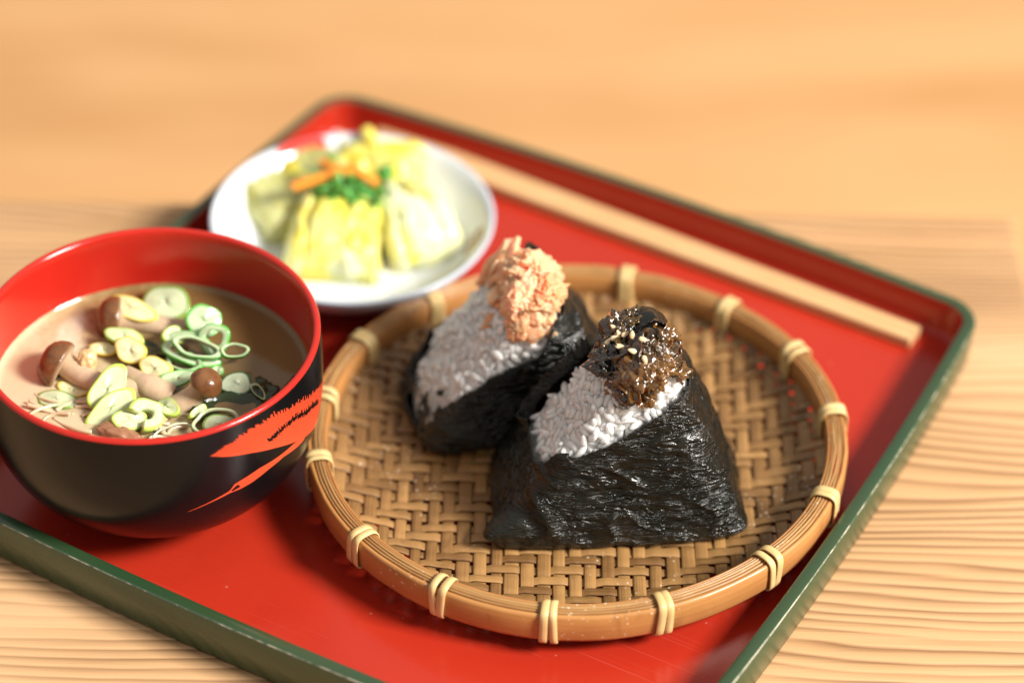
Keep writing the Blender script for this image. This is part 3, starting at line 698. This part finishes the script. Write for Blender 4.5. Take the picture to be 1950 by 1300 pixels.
# ------------------------------------------------------------------ soup
SZ = 0.0500       # height of the soup surface
m = NT('miso_broth'); c = m.co('Object')
cl = m.noise(c, 22.0, 5.0, 0.6, 0.6); cl2 = m.noise(c, 90.0, 4.0, 0.6)
sx = m.n('ShaderNodeSeparateXYZ', {'Vector': c})
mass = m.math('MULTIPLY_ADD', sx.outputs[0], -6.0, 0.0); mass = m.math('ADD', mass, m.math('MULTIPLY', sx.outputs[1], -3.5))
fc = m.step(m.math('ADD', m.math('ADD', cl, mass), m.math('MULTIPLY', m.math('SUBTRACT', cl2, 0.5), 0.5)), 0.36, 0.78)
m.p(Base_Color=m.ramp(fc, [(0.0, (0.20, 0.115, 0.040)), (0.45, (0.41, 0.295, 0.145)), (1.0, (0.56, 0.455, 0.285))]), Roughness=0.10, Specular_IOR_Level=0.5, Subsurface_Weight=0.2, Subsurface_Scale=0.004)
m.bump(m.math('ADD', cl2, m.math('MULTIPLY', cl, 2.0)), 0.10, 0.0008); M['soup'] = m.m
rs = float(brad(SZ - WZ)) - 0.00345
prof = [(rs + 0.0003, 0.0015), (rs - 0.0003, 0.0008), (rs - 0.0012, 0.0002), (rs - 0.003, 0.0), (0.045, 0), (0.03, 0), (0.015, 0), (0.006, 0)]
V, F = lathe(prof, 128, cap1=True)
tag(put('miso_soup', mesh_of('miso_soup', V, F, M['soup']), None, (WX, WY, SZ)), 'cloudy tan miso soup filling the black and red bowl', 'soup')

def sp(px, py, z=SZ):
    """point of the soup (height z) that the photograph shows at px,py (1950x1300)"""
    v = rt * ((px - 975) / 5416.67) + up * ((650 - py) / 5416.67) + fwd
    return CAM + v * ((z - CAM.z) / v.z)

m = NT('mushroom_stem'); nz = m.noise(m.co('Object', (500, 500, 120)), 1.0, 4.0, 0.6)
m.p(Base_Color=m.mix(nz, (0.62, 0.46, 0.31), (0.46, 0.31, 0.19)), Roughness=0.25, Subsurface_Weight=0.4, Subsurface_Scale=0.003); m.bump(nz, 0.3, 0.0004); M['stem'] = m.m
m = NT('mushroom_cap'); nz = m.noise(m.co('Object'), 260.0, 4.0, 0.6); zz = m.attr('under')
m.p(Base_Color=m.mix(zz, m.mix(m.step(nz, 0.35, 0.7), (0.20, 0.085, 0.030), (0.105, 0.040, 0.015)), (0.62, 0.46, 0.30)), Roughness=0.22, Specular_IOR_Level=0.5); m.bump(nz, 0.5, 0.0008); M['cap'] = m.m
def mushroom(label, cap_c, cap_r, axis, stem_pts, stem_r, cap_h=0.75):
    root = thing('mushroom', label, 'mushroom', cap_c, 0, 'mushrooms in the soup')
    ax = Vector(axis).normalized(); Mx = ax.to_track_quat('Z', 'Y').to_matrix()
    prof = [(0.22, -0.10), (0.55, -0.16), (0.80, -0.22), (0.95, -0.20), (1.0, -0.06), (0.985, 0.10), (0.90, 0.34), (0.74, 0.55), (0.5, 0.69), (0.25, 0.75), (0.08, 0.76)]
    prof = [(r * cap_r, z * cap_r * cap_h / 0.76) for r, z in prof]
    V, F = lathe(prof, 40, cap0=True, cap1=True); V = np.array(V); V += 0.04 * cap_r * fbm(V / cap_r * 1.6, 3, 77)[:, None] * V / cap_r
    att = np.concatenate([np.repeat([1, 1, 0.9, 0.35, 0, 0, 0, 0, 0, 0, 0], 40), [1, 0]])
    V = np.array([Mx @ Vector(v) for v in V])
    put('cap', mesh_of('cap', V, F, M['cap'], True, attr={'under': att}), root)
    pts = catmull([Vector(p) - Vector(cap_c) for p in stem_pts], 7)
    rad_ = np.interp(np.linspace(0, 1, len(pts)), np.linspace(0, 1, len(stem_r)), stem_r)
    V, F = tube(pts, rad_, 18); put('stem', mesh_of('stem', V, F, M['stem']), root)
    return root
mushroom('large brown mushroom lying on its side at the left of the soup', sp(112, 694, SZ + 0.004), 0.0090, (-0.85, 0.25, 0.35),
         [sp(118, 688, SZ + 0.004), sp(150, 712, SZ + 0.003), sp(205, 736, SZ + 0.002), sp(270, 742, SZ + 0.0015), sp(325, 748, SZ - 0.001)], [0.0044, 0.0042, 0.0040, 0.0041, 0.0040])
mushroom('small glossy brown mushroom with its cap up at the right of the soup', sp(392, 730, SZ + 0.009), 0.0060, (0.55, 0.05, 0.8),
         [sp(383, 737, SZ + 0.007), sp(366, 756, SZ + 0.003), sp(335, 775, SZ - 0.0005), sp(300, 790, SZ - 0.004)], [0.0034, 0.0040, 0.0045, 0.0050], 0.85)
mushroom('dark capped mushroom lying at the back under a yellow leek slice', sp(218, 608, SZ + 0.003), 0.0085, (-0.95, -0.1, 0.15),
         [sp(224, 605, SZ + 0.003), sp(262, 612, SZ + 0.002), sp(310, 622, SZ + 0.001), sp(356, 628, SZ - 0.001)], [0.0045, 0.0040, 0.0038, 0.0038])
# a pale split stem piece
root = thing('mushroom_stem_piece', 'pale cut mushroom stem lying beside the small glossy mushroom', 'mushroom', sp(290, 740, SZ + 0.002), 0)
V, F = tube(catmull([sp(238, 716, SZ + 0.002) - root.location, sp(280, 735, SZ + 0.003) - root.location, sp(326, 757, SZ + 0.000) - root.location], 6), [0.0040] * 6 + [0.0048] * 7, 18)
put('stem', mesh_of('stem', V, F, M['stem']), root)
m = NT('fried_tofu'); nz = m.noise(m.co('Object'), 420.0, 4.0, 0.6); m.p(Base_Color=m.mix(nz, (0.80, 0.56, 0.30), (0.62, 0.33, 0.12)), Roughness=0.35, Subsurface_Weight=0.3, Subsurface_Scale=0.002); m.bump(nz, 0.5, 0.0008); M['tofu'] = m.m
D, F = ico(4); V = D * (1 + 0.35 * fbm(D * 1.9 + 3, 4, 5))[:, None] * [0.0036, 0.0034, 0.0042]
tag(put('mushroom_nub', mesh_of('mushroom_nub', V, F, M['tofu']), None, sp(166, 686, SZ + 0.0068)), 'small golden lump resting on the large mushroom stem', 'mushroom')
m = NT('cooked_meat'); nz = m.noise(m.co('Object', (300, 900, 300)), 1.0, 4.0, 0.6); m.p(Base_Color=m.mix(nz, (0.40, 0.20, 0.11), (0.25, 0.10, 0.045)), Roughness=0.3); m.bump(nz, 0.7, 0.001); M['meat'] = m.m
D, F = ico(4); V = D * (1 + 0.35 * fbm(D * 1.7 + 8, 4, 6))[:, None] * [0.0080, 0.0038, 0.0028]
tag(put('meat_piece', mesh_of('meat_piece', V, F, M['meat']), None, sp(228, 824, SZ + 0.001), (0, 0.1, R(-20))), 'brown shred of cooked meat at the near edge of the soup', 'meat')

# leek and scallion slices
m = NT('scallion'); sk = m.attr('skin'); oc = m.ocol(); nz = m.noise(m.co('Object'), 500.0, 3.0, 0.6)
pale = m.mix(0.30, m.mix(nz, (0.70, 0.74, 0.56), (0.58, 0.63, 0.42)), oc)
m.p(Base_Color=m.mix(m.step(sk, 0.15, 0.75), pale, oc), Roughness=0.18, Subsurface_Weight=0.45, Subsurface_Scale=0.002, Specular_IOR_Level=0.55); m.bump(nz, 0.25, 0.0005); M['scallion'] = m.m
def slice_mesh(a, b, wall, h, arc=(0, 360), bendx=0.0, shear=0.0, n=44):
    full = wall > 0.72 * b; wall = a * 0.97 if full else wall
    closed = abs(arc[1] - arc[0]) >= 360
    th = np.radians(np.linspace(arc[0], arc[1], n, endpoint=not closed)); V = []; sk = []
    secs = [(0, -0.5, 1), (0, 0.35, 1), (0.10, 0.5, 0.9), (0.30, 0.52, 0.20), (0.75, 0.5, 0.0), (1.0, 0.40, 0.1), (1.0, -0.45, 0.1), (0.5, -0.5, 0.05)]
    if full: secs = [(0, -0.5, 1), (0, 0.40, 1), (0.05, 0.5, 0.95), (0.12, 0.5, 0.65), (0.18, 0.48, 0.15), (0.34, 0.49, 0.05), (0.40, 0.485, 0.26), (0.46, 0.485, 0.05), (0.66, 0.48, 0.0), (0.71, 0.48, 0.24), (0.78, 0.48, 0.05), (1.0, 0.48, 0.02), (1.0, -0.45, 0.1), (0.5, -0.5, 0.05)]
    for q, t in enumerate(th):
        wv = 1 + 0.05 * math.sin(3 * t + a * 4000) + 0.03 * math.sin(5 * t + b * 9000)
        for f_, z, s in secs:
            ka, kb = max(a - wall * f_, a * 0.04), max(b - wall * f_ * min(1, b / a * 1.1), b * 0.04)
            if full: ka, kb = a * (1 - 0.985 * f_), b * (1 - 0.985 * f_)
            x, y = ka * math.cos(t) * wv, kb * math.sin(t) * wv
            V.append((x, y, z * h * (1 + 0.2 * math.sin(t + a * 3000)) + bendx * x * x + shear * x + 0.0004 * math.sin(2 * t + b * 7000) + 9 * (y * y - x * x) * math.sin(a * 5000))); sk.append(s)
    m_ = len(secs); F = ring_faces(n, m_, True, closed); F = [f[::-1] for f in F]
    if not closed: F += [tuple(range(m_)), tuple(range((n - 1) * m_ + m_ - 1, (n - 1) * m_ - 1, -1))]
    return mesh_of('scallion_slice', V, F, M['scallion'], True, attr={'skin': sk})
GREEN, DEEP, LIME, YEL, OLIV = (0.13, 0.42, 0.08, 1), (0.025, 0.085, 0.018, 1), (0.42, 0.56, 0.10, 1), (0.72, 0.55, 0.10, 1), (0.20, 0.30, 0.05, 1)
mm = 0.001
SL = [ # label, px,py, dz mm, a,b,wall,h mm, arc, bend, shear, rot(deg xyz), colour
    ('green ringed scallion disc with a white middle, topmost of the green cluster', 388, 612, 8, 6.6, 6.2, 5.6, 1.6, (0, 360), 0, 0, (42, 8, 20), GREEN),
    ('open green scallion ring standing beside the white-middled disc', 408, 645, 7.5, 5.8, 5.8, 2.6, 2.8, (0, 360), 0, 0, (50, 18, -30), GREEN),
    ('long folded green scallion ring lying across the middle of the cluster', 362, 664, 5, 11.5, 6.4, 3.4, 3.2, (0, 360), -14, 0.05, (22, 8, -24), GREEN),
    ('smaller folded green scallion ring nested inside the long one', 375, 662, 7, 9.5, 4.0, 2.2, 2.8, (0, 360), -10, 0.05, (24, 10, -14), GREEN),
    ('thin green scallion loop sticking out at the right end of the cluster', 446, 668, 6, 5.2, 2.8, 1.1, 2.6, (0, 360), 0, 0, (30, 6, 12), GREEN),
    ('large pale leek disc half sunk at the back of the soup', 316, 577, 3, 9.2, 7.2, 6.6, 2.0, (0, 360), -8, 0, (24, 4, -18), OLIV),
    ('pale green half-moon leek slice standing at the left front of the soup', 205, 738, 5.5, 9.5, 5.2, 4.8, 2.6, (0, 360), 0, 0, (38, -28, 52), LIME),
    ('long pale leek strip lying under the half-moon slice', 212, 776, 3, 10.5, 4.2, 3.8, 2.4, (0, 360), 0, 0, (34, -20, 34), LIME),
    ('curled lime green leek ring with an open end at the near middle', 278, 790, 4, 7.2, 6.6, 4.4, 2.2, (-150, 120), 0, 0, (30, 8, 62), LIME),
    ('flat yellow-green leek slice above the yellow folded leaf', 236, 642, 6, 7.6, 3.6, 3.2, 1.8, (0, 360), -10, 0, (20, 4, -18), LIME),
    ('yellow folded leek leaf in the middle left of the soup', 248, 666, 5.5, 6.2, 4.6, 4.2, 2.0, (0, 360), -26, 0, (30, 14, -30), YEL),
    ('yellow leek slice with pale middle, right of the folded yellow leaf', 296, 700, 4.5, 6.4, 4.0, 3.6, 1.6, (0, 360), 0, 0, (22, 0, -22), YEL),
    ('long yellow leek slice lying across the dark capped mushroom', 252, 588, 7, 9.6, 4.2, 3.8, 1.6, (0, 360), -14, 0, (26, 6, -24), YEL),
    ('dark green scallion scrap below the green cluster', 338, 720, 4, 6.8, 3.0, 2.4, 1.4, (0, 360), 18, 0, (28, -6, 14), GREEN),
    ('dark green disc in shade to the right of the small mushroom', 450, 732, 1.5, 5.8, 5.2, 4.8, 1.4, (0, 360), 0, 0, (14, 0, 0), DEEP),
    ('large dark green scallion curl at the near right edge', 412, 806, 3.2, 8.6, 5.4, 1.4, 3.0, (0, 250), 0, 0, (26, 0, 12), OLIV),
    ('dark green leaf lying inside the near right scallion curl', 420, 808, 2.6, 6.4, 4.0, 3.6, 1.4, (0, 360), -10, 0, (22, 0, 10), OLIV),
    ('small pale green leek sliver below the small mushroom', 376, 786, 3.0, 4.4, 1.8, 1.5, 2.0, (0, 360), 0, 0, (30, 10, 55), LIME),
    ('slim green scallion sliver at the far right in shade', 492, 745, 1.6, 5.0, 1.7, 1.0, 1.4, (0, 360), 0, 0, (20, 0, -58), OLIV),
    ('tiny green scallion ring right of the small mushroom cap', 414, 706, 2.5, 2.3, 2.0, 1.6, 1.4, (0, 360), 0, 0, (20, 0, 0), GREEN),
    ('sunken pale leek slice at the left near edge of the soup', 110, 762, 0.4, 8.0, 4.2, 3.8, 1.2, (0, 360), 0, 0, (4, 0, -12), OLIV),
    ('sunken yellowish leek slice below the large mushroom stem', 140, 742, 0.2, 6.0, 3.0, 2.6, 1.0, (0, 360), 0, 0, (4, 0, -20), YEL),
    ('curled translucent leek skin at the near edge beside the meat', 330, 822, 2.2, 7.5, 2.4, 0.9, 1.8, (0, 210), 0, 0, (18, 0, 28), (0.62, 0.62, 0.42, 1)),
    ('pale leek slice half under the lime curl', 246, 800, 2.6, 6.4, 4.4, 4.0, 1.6, (0, 360), 0, 0, (18, 10, 30), LIME),
    ('pale leek slice leaning on the dark capped mushroom stem', 332, 640, 4.5, 5.4, 3.6, 3.2, 1.6, (0, 360), 0, 0, (34, 12, 40), LIME),
    ('green scallion ring half under the long folded ring', 350, 690, 3.0, 7.6, 4.2, 1.8, 1.8, (0, 360), 0, 0, (16, -8, -30), GREEN),
    ('yellow-green leek slice behind the large mushroom stem', 196, 664, 2.5, 5.2, 2.8, 2.4, 1.4, (0, 360), 0, 0, (14, 0, -10), YEL),
    ('pale leek slice between lime curl and small mushroom stem', 318, 776, 3.4, 5.2, 3.4, 3.0, 1.4, (0, 360), 0, 0, (24, -8, -36), LIME),
    ('small pale leek ring at the near edge beside the meat', 302, 838, 1.6, 3.4, 2.2, 1.2, 1.4, (0, 360), 0, 0, (10, 0, 10), (0.62, 0.62, 0.42, 1)),
]
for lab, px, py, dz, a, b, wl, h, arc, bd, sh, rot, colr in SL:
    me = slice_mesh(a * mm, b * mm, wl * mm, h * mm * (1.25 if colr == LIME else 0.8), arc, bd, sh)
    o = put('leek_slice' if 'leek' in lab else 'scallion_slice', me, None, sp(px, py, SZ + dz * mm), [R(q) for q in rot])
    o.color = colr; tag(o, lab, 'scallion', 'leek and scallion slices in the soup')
strands = thing('leek_strands', 'tangle of thin pale leek strands at the near left edge of the soup', 'leek', sp(150, 800, SZ), 0)
rgs = np.random.default_rng(77); m = NT('pale_strand'); m.p(Base_Color=(0.60, 0.50, 0.32), Roughness=0.2, Subsurface_Weight=0.4, Subsurface_Scale=0.002); M['strand'] = m.m
for k in range(22):
    cx, cy = (rgs.uniform(80, 215), rgs.uniform(755, 812)) if k < 13 else (rgs.uniform(280, 350), rgs.uniform(795, 832)); an = rgs.uniform(-0.6, 0.6); ln = rgs.uniform(22, 48); bn = rgs.uniform(-14, 14)
    P3 = [sp(cx + ln * t * math.cos(an) - bn * (1 - t * t) * math.sin(an), cy + ln * 0.62 * t * math.sin(an) + bn * (1 - t * t) * 0.6, SZ + 0.0006 + 0.0009 * math.cos(t * 2 + k)) - strands.location for t in (-1, -0.4, 0.2, 0.7, 1)]
    V, F = tube(catmull(P3, 5), rgs.uniform(0.0004, 0.0009), 7); put('strand', mesh_of('strand', V, F, M['strand']), strands)
m = NT('wakame'); nz = m.noise(m.co('Object'), 300.0, 4.0, 0.6); m.p(Base_Color=m.mix(nz, (0.010, 0.020, 0.006), (0.04, 0.055, 0.016)), Roughness=0.15); m.bump(nz, 0.5, 0.001); M['wakame'] = m.m
def crumple(name, seed, L, Wd, amp, mat, n=22, f=1.6):
    u = np.linspace(-1, 1, n); U, Vv = np.meshgrid(u, u); U, Vv = U.ravel(), Vv.ravel()
    e = 1 + 0.3 * vnoise(np.stack([U * 2.2, Vv * 2.2, np.full_like(U, seed)], 1), seed)
    q = np.stack([U * f + seed, Vv * f, np.zeros_like(U)], 1)
    P = np.stack([U * L * e, Vv * Wd * e, amp * fbm(q, 3, seed)], 1)
    F = [(j * n + i, j * n + i + 1, (j + 1) * n + i + 1, (j + 1) * n + i) for j in range(n - 1) for i in range(n - 1)]
    return mesh_of(name, P, F, mat)
for k, (px, py, L, lab) in enumerate(((455, 775, 0.014, 'large dark wakame leaf at the near right of the soup'), (510, 748, 0.010, 'dark wakame leaf farthest right against the bowl wall'), (262, 668, 0.009, 'dark wakame scrap in the middle under the yellow leaf'))):
    o = tag(put('wakame_leaf', crumple('wakame_leaf', 60 + k, L, L * 0.6, 0.0032, M['wakame'], 22, 0.9), None, sp(px, py, SZ + 0.0004), (0.1, 0.05, 0.4 + k)), lab, 'seaweed', 'wakame in the soup')
    so = o.modifiers.new('thickness', 'SOLIDIFY'); so.thickness = 0.0005

# ------------------------------------------------------------------ pickle dish
QX, QY = -0.0632, 0.0636
m = NT('porcelain'); c = m.co('Object'); nz = m.noise(c, 60.0, 4.0, 0.5)
sx = m.n('ShaderNodeSeparateXYZ', {'Vector': c})
def spot_mask(cx, cy, rx, ry, rot):
    mp = m.n('ShaderNodeMapping', {'Vector': c, 'Location': (0, 0, 0)}, vector_type='POINT')
    v = m.n('ShaderNodeVectorMath', {0: c, 1: (cx, cy, 0)}, operation='SUBTRACT').outputs[0]
    v = m.n('ShaderNodeVectorRotate', {'Vector': v, 'Angle': rot}, rotation_type='Z_AXIS').outputs[0]
    v = m.n('ShaderNodeVectorMath', {0: v, 1: (1 / rx, 1 / ry, 0)}, operation='MULTIPLY').outputs[0]
    ln = m.n('ShaderNodeVectorMath', {0: v}, operation='LENGTH').outputs['Value']
    return m.step(m.math('ADD', ln, m.math('MULTIPLY', m.math('SUBTRACT', nz, 0.5), 0.9)), 1.08, 0.92)
colr = m.mix(spot_mask(-0.0235, 0.0465, 0.0105, 0.0050, R(-28)), (0.68, 0.715, 0.75), (0.62, 0.05, 0.035))
colr = m.mix(spot_mask(0.0478, -0.0080, 0.0036, 0.0080, R(12)), colr, (0.20, 0.045, 0.015))
_r = m.math('SQRT', m.math('ADD', m.math('MULTIPLY', sx.outputs[0], sx.outputs[0]), m.math('MULTIPLY', sx.outputs[1], sx.outputs[1])))
colr = m.mix(m.math('MULTIPLY', m.step(m.math('ADD', _r, m.math('MULTIPLY', nz, 0.0015)), 0.0550, 0.0558), 0.6), colr, (0.40, 0.46, 0.56))
m.p(Base_Color=colr, Roughness=0.12, Specular_IOR_Level=0.5, Coat_Weight=0.3, Coat_Roughness=0.05); M['porc'] = m.m
dish_t = thing('pickle_dish', 'small white porcelain dish with a red painted mark, holding yellow pickles', 'dish', (QX, QY, 0.0051))
V, F = lathe([(0.0285, 0.003), (0.0290, 0.0004), (0.0300, 0.0), (0.0310, 0.0006), (0.0318, 0.0035)], 96); put('foot_ring', mesh_of('foot_ring', V, F, M['porc']), dish_t)
prof = [(0.0, 0.0034), (0.0318, 0.0035), (0.0400, 0.0072), (0.0480, 0.0140), (0.0535, 0.0205), (0.0553, 0.0238), (0.0557, 0.0249), (0.0552, 0.0256), (0.0540, 0.0252), (0.0515, 0.0222), (0.0460, 0.0160), (0.0390, 0.0102), (0.0300, 0.0072), (0.0150, 0.0062), (0.0005, 0.0060)]
V, F = lathe(prof, 128, cap1=True); put('body', mesh_of('body', V, F, M['porc']), dish_t)

def leaf_mat(name, a, b, along=60.0):
    m = NT(name); nz = m.noise(m.co('Object', (260.0, along, 260.0)), 1.0, 4.0, 0.6); n2 = m.noise(m.co('Object'), 90.0, 3.0, 0.5)
    f_ = m.step(m.math('ADD', m.math('MULTIPLY', nz, 0.6), m.math('MULTIPLY', n2, 0.4)), 0.38, 0.62)
    m.p(Base_Color=m.mix(f_, a, b), Roughness=0.22, Subsurface_Weight=0.35, Subsurface_Scale=0.004, Specular_IOR_Level=0.5); m.bump(nz, 0.4, 0.001); return m.m
M['cab_y'] = leaf_mat('cabbage_yellow', (0.84, 0.66, 0.045), (0.86, 0.80, 0.30))
M['cab_w'] = leaf_mat('cabbage_white', (0.78, 0.78, 0.55), (0.82, 0.76, 0.34))
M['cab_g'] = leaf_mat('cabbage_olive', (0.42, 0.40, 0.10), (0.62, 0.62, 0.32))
M['greens'] = leaf_mat('leafy_green', (0.030, 0.17, 0.022), (0.12, 0.42, 0.07), 200.0)
M['carrot'] = leaf_mat('carrot', (0.86, 0.24, 0.020), (0.90, 0.34, 0.045), 300.0)
def bundle(label, name, px, py, z, rz, wid, hgt, length, layers, mats, tiltx=0.0, seed=0):
    """folded cabbage: nested arched leaves, each leaf one part"""
    root = thing(name, label, 'pickle', sp(px, py, z), rz, 'pickled cabbage pieces on the white dish'); root.rotation_euler = (tiltx, 0, rz)
    for k in range(layers):
        s = 1 - 0.115 * k; n, l = 40, 16; V = []; F = []
        for j in range(l):
            t = j / (l - 1)
            for i in range(n):
                q = math.pi * (i / (n - 1)); ex = 0.55
                x = wid * s * math.copysign(abs(math.cos(q)) ** ex, math.cos(q)); zz = hgt * s * abs(math.sin(q)) ** ex
                x *= 1 - 0.10 * t; zz *= (1 - 0.18 * t * t) * math.sqrt(max(0.02, 1 - max(0, 1 - t / 0.30) ** 2.4))
                zz *= 1 + 0.07 * math.sin(x * 900 + k) + 0.05 * math.sin(x * 2100)
                V.append((x, (t - 0.5) * length * (1 - 0.04 * k) - 0.0006 * k, zz))
        V = np.array(V); V += 0.0024 * np.stack([fbm(V * 90 + k * 1.3, 3, seed + 10 * k + i) for i in range(3)], 1)
        F = ring_faces(l, n, False)
        o = put('leaf', mesh_of('leaf', V, F, mats[k % len(mats)]), root); so = o.modifiers.new('thickness', 'SOLIDIFY'); so.thickness = 0.0013; so.offset = -1
    return root
bundle('big yellow folded cabbage piece at the front of the white dish', 'pickled_cabbage', 640, 478, 0.013, R(-4), 0.0175, 0.0190, 0.034, 4, [M['cab_y'], M['cab_w'], M['cab_y']], R(10), 1)
bundle('pale cabbage piece with yellow veins on the right of the white dish', 'pickled_cabbage', 790, 452, 0.0125, R(20), 0.0140, 0.0165, 0.038, 4, [M['cab_w'], M['cab_y'], M['cab_w']], R(8), 2)
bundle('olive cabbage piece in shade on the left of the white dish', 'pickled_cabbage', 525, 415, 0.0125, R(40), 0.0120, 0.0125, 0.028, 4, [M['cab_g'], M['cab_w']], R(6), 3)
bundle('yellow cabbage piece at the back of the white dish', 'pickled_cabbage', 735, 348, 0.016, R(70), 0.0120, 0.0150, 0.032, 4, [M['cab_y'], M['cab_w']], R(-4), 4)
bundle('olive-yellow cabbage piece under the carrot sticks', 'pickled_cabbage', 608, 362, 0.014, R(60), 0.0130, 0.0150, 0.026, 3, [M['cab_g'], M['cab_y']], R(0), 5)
def shred(label, pts, wd, mat, name, cat, grp):
    P = catmull(pts, 6); V = []; F = []
    root = P[0]
    V, F = tube([p - root for p in P], np.interp(np.linspace(0, 1, len(P)), [0, .15, .85, 1], [wd * .7, wd, wd, wd * .5]), 8)
    V = np.array(V); V += 0.0005 * np.stack([fbm(V * 260 + 3, 2, i) for i in range(3)], 1)
    return tag(put(name, mesh_of(name, V, F, mat), None, Vector(root)), label, cat, grp)
G2 = 'pickle shreds on the white dish'
shred('upright yellow cabbage shred sticking up at the back of the dish', [sp(735, 318, .026), sp(712, 275, .031), sp(693, 246, .033)], 0.0030, M['cab_y'], 'cabbage_shred', 'pickle', G2)
shred('yellow cabbage shred reaching right over the back rim of the dish', [sp(705, 300, .029), sp(755, 290, .030), sp(808, 292, .028)], 0.0022, M['cab_y'], 'cabbage_shred', 'pickle', G2)
shred('short yellow cabbage shred standing beside the carrot', [sp(688, 332, .030), sp(684, 305, .034)], 0.0034, M['cab_y'], 'cabbage_shred', 'pickle', G2)
shred('yellow cabbage shred at the right in front of the green scrap', [sp(770, 350, .031), sp(815, 372, .030), sp(850, 408, .024)], 0.0026, M['cab_y'], 'cabbage_shred', 'pickle', G2)
shred('dark cabbage vein stretching to the right end of the dish', [sp(835, 395, .024), sp(860, 425, .020)], 0.0014, M['cab_g'], 'cabbage_shred', 'pickle', G2)
shred('thin brown cabbage shred standing at the back rim of the dish', [sp(655, 300, .026), sp(648, 250, .030)], 0.0010, M['cab_g'], 'cabbage_shred', 'pickle', G2)
G3 = 'carrot sticks on the pickles'
def stick(label, p0, p1, w_, h_):
    p0, p1 = Vector(p0), Vector(p1); L = (p1 - p0).length; d = (p1 - p0).normalized()
    V, F = rbox(0, L, -w_, w_, -h_, h_, 0.0003, 2)
    q = d.to_track_quat('X', 'Z')
    return tag(put('carrot_stick', mesh_of('carrot_stick', V, F, M['carrot'], False), None, p0, q.to_euler()), label, 'carrot', G3)
stick('long orange carrot stick lying over the green leaves', sp(556, 356, .037), sp(672, 318, .040), 0.0017, 0.0012)
stick('short orange carrot stick pointing to the right of the green leaves', sp(676, 324, .039), sp(718, 350, .036), 0.0019, 0.0012)
stick('short orange carrot stick behind the long carrot stick', sp(612, 308, .037), sp(664, 330, .039), 0.0016, 0.0012)
gl = thing('leafy_greens', 'clump of dark green leaves in the middle of the pickles', 'pickle', sp(655, 372, .030))
for k in range(20):
    o = put('green_leaf', crumple('green_leaf', 300 + k, 0.0062, 0.0046, 0.006, M['greens'], 12, 1.3), gl, (rng.normal(0, 0.0058), rng.normal(0, 0.0032), rng.uniform(-0.002, 0.004)), (rng.normal(0, 0.7), rng.normal(0, 0.7), rng.uniform(0, 6)))
    so = o.modifiers.new('thickness', 'SOLIDIFY'); so.thickness = 0.0006
shred('light green cabbage scrap right of the carrot sticks', [sp(722, 335, .033), sp(745, 322, .036)], 0.0030, M['greens'], 'cabbage_shred', 'pickle', G2)
shred('light green cabbage scrap standing behind the carrot sticks', [sp(636, 318, .033), sp(628, 296, .036)], 0.0022, M['greens'], 'cabbage_shred', 'pickle', G2)

# ------------------------------------------------------------------ chopsticks
A0, A1 = Vector((-0.0585, 0.1495, 0.0051)), Vector((0.1550, 0.0225, 0.0051))
dirv = (A1 - A0).normalized(); side = Vector((-dirv.y, dirv.x, 0)); L = (A1 - A0).length
def chopstick(label, off, w0, w1):
    n = 24; V = []; uv = []
    for i in range(n):
        t = i / (n - 1); w_ = w0 + (w1 - w0) * t; h_ = 0.0056 - 0.0010 * t; c_ = off * (w_ + 0.0005) / 2
        for sx_, sz_ in ((-.5, .12), (-.38, 0), (.38, 0), (.5, .12), (.5, .86), (.38, 1), (-.38, 1), (-.5, .86)):
            V.append((t * L, c_ + sx_ * w_, sz_ * h_)); uv.append((t * L, sx_ * w_ + sz_ * .01))
    F = [f[::-1] for f in ring_faces(n, 8)] + [tuple(range(7, -1, -1))[::-1], tuple(range((n - 1) * 8 + 7, (n - 1) * 8 - 1, -1))]
    o = put('chopstick', mesh_of('chopstick', V, F, M['chop'], False, uv), None, A0, (0, 0, math.atan2(dirv.y, dirv.x)))
    return tag(o, label, 'chopstick', 'pair of wooden chopsticks')
chopstick('pale wooden chopstick nearer the tray back wall', 1, 0.0060, 0.0045)
chopstick('pale wooden chopstick nearer the bamboo basket', -1, 0.0060, 0.0045)
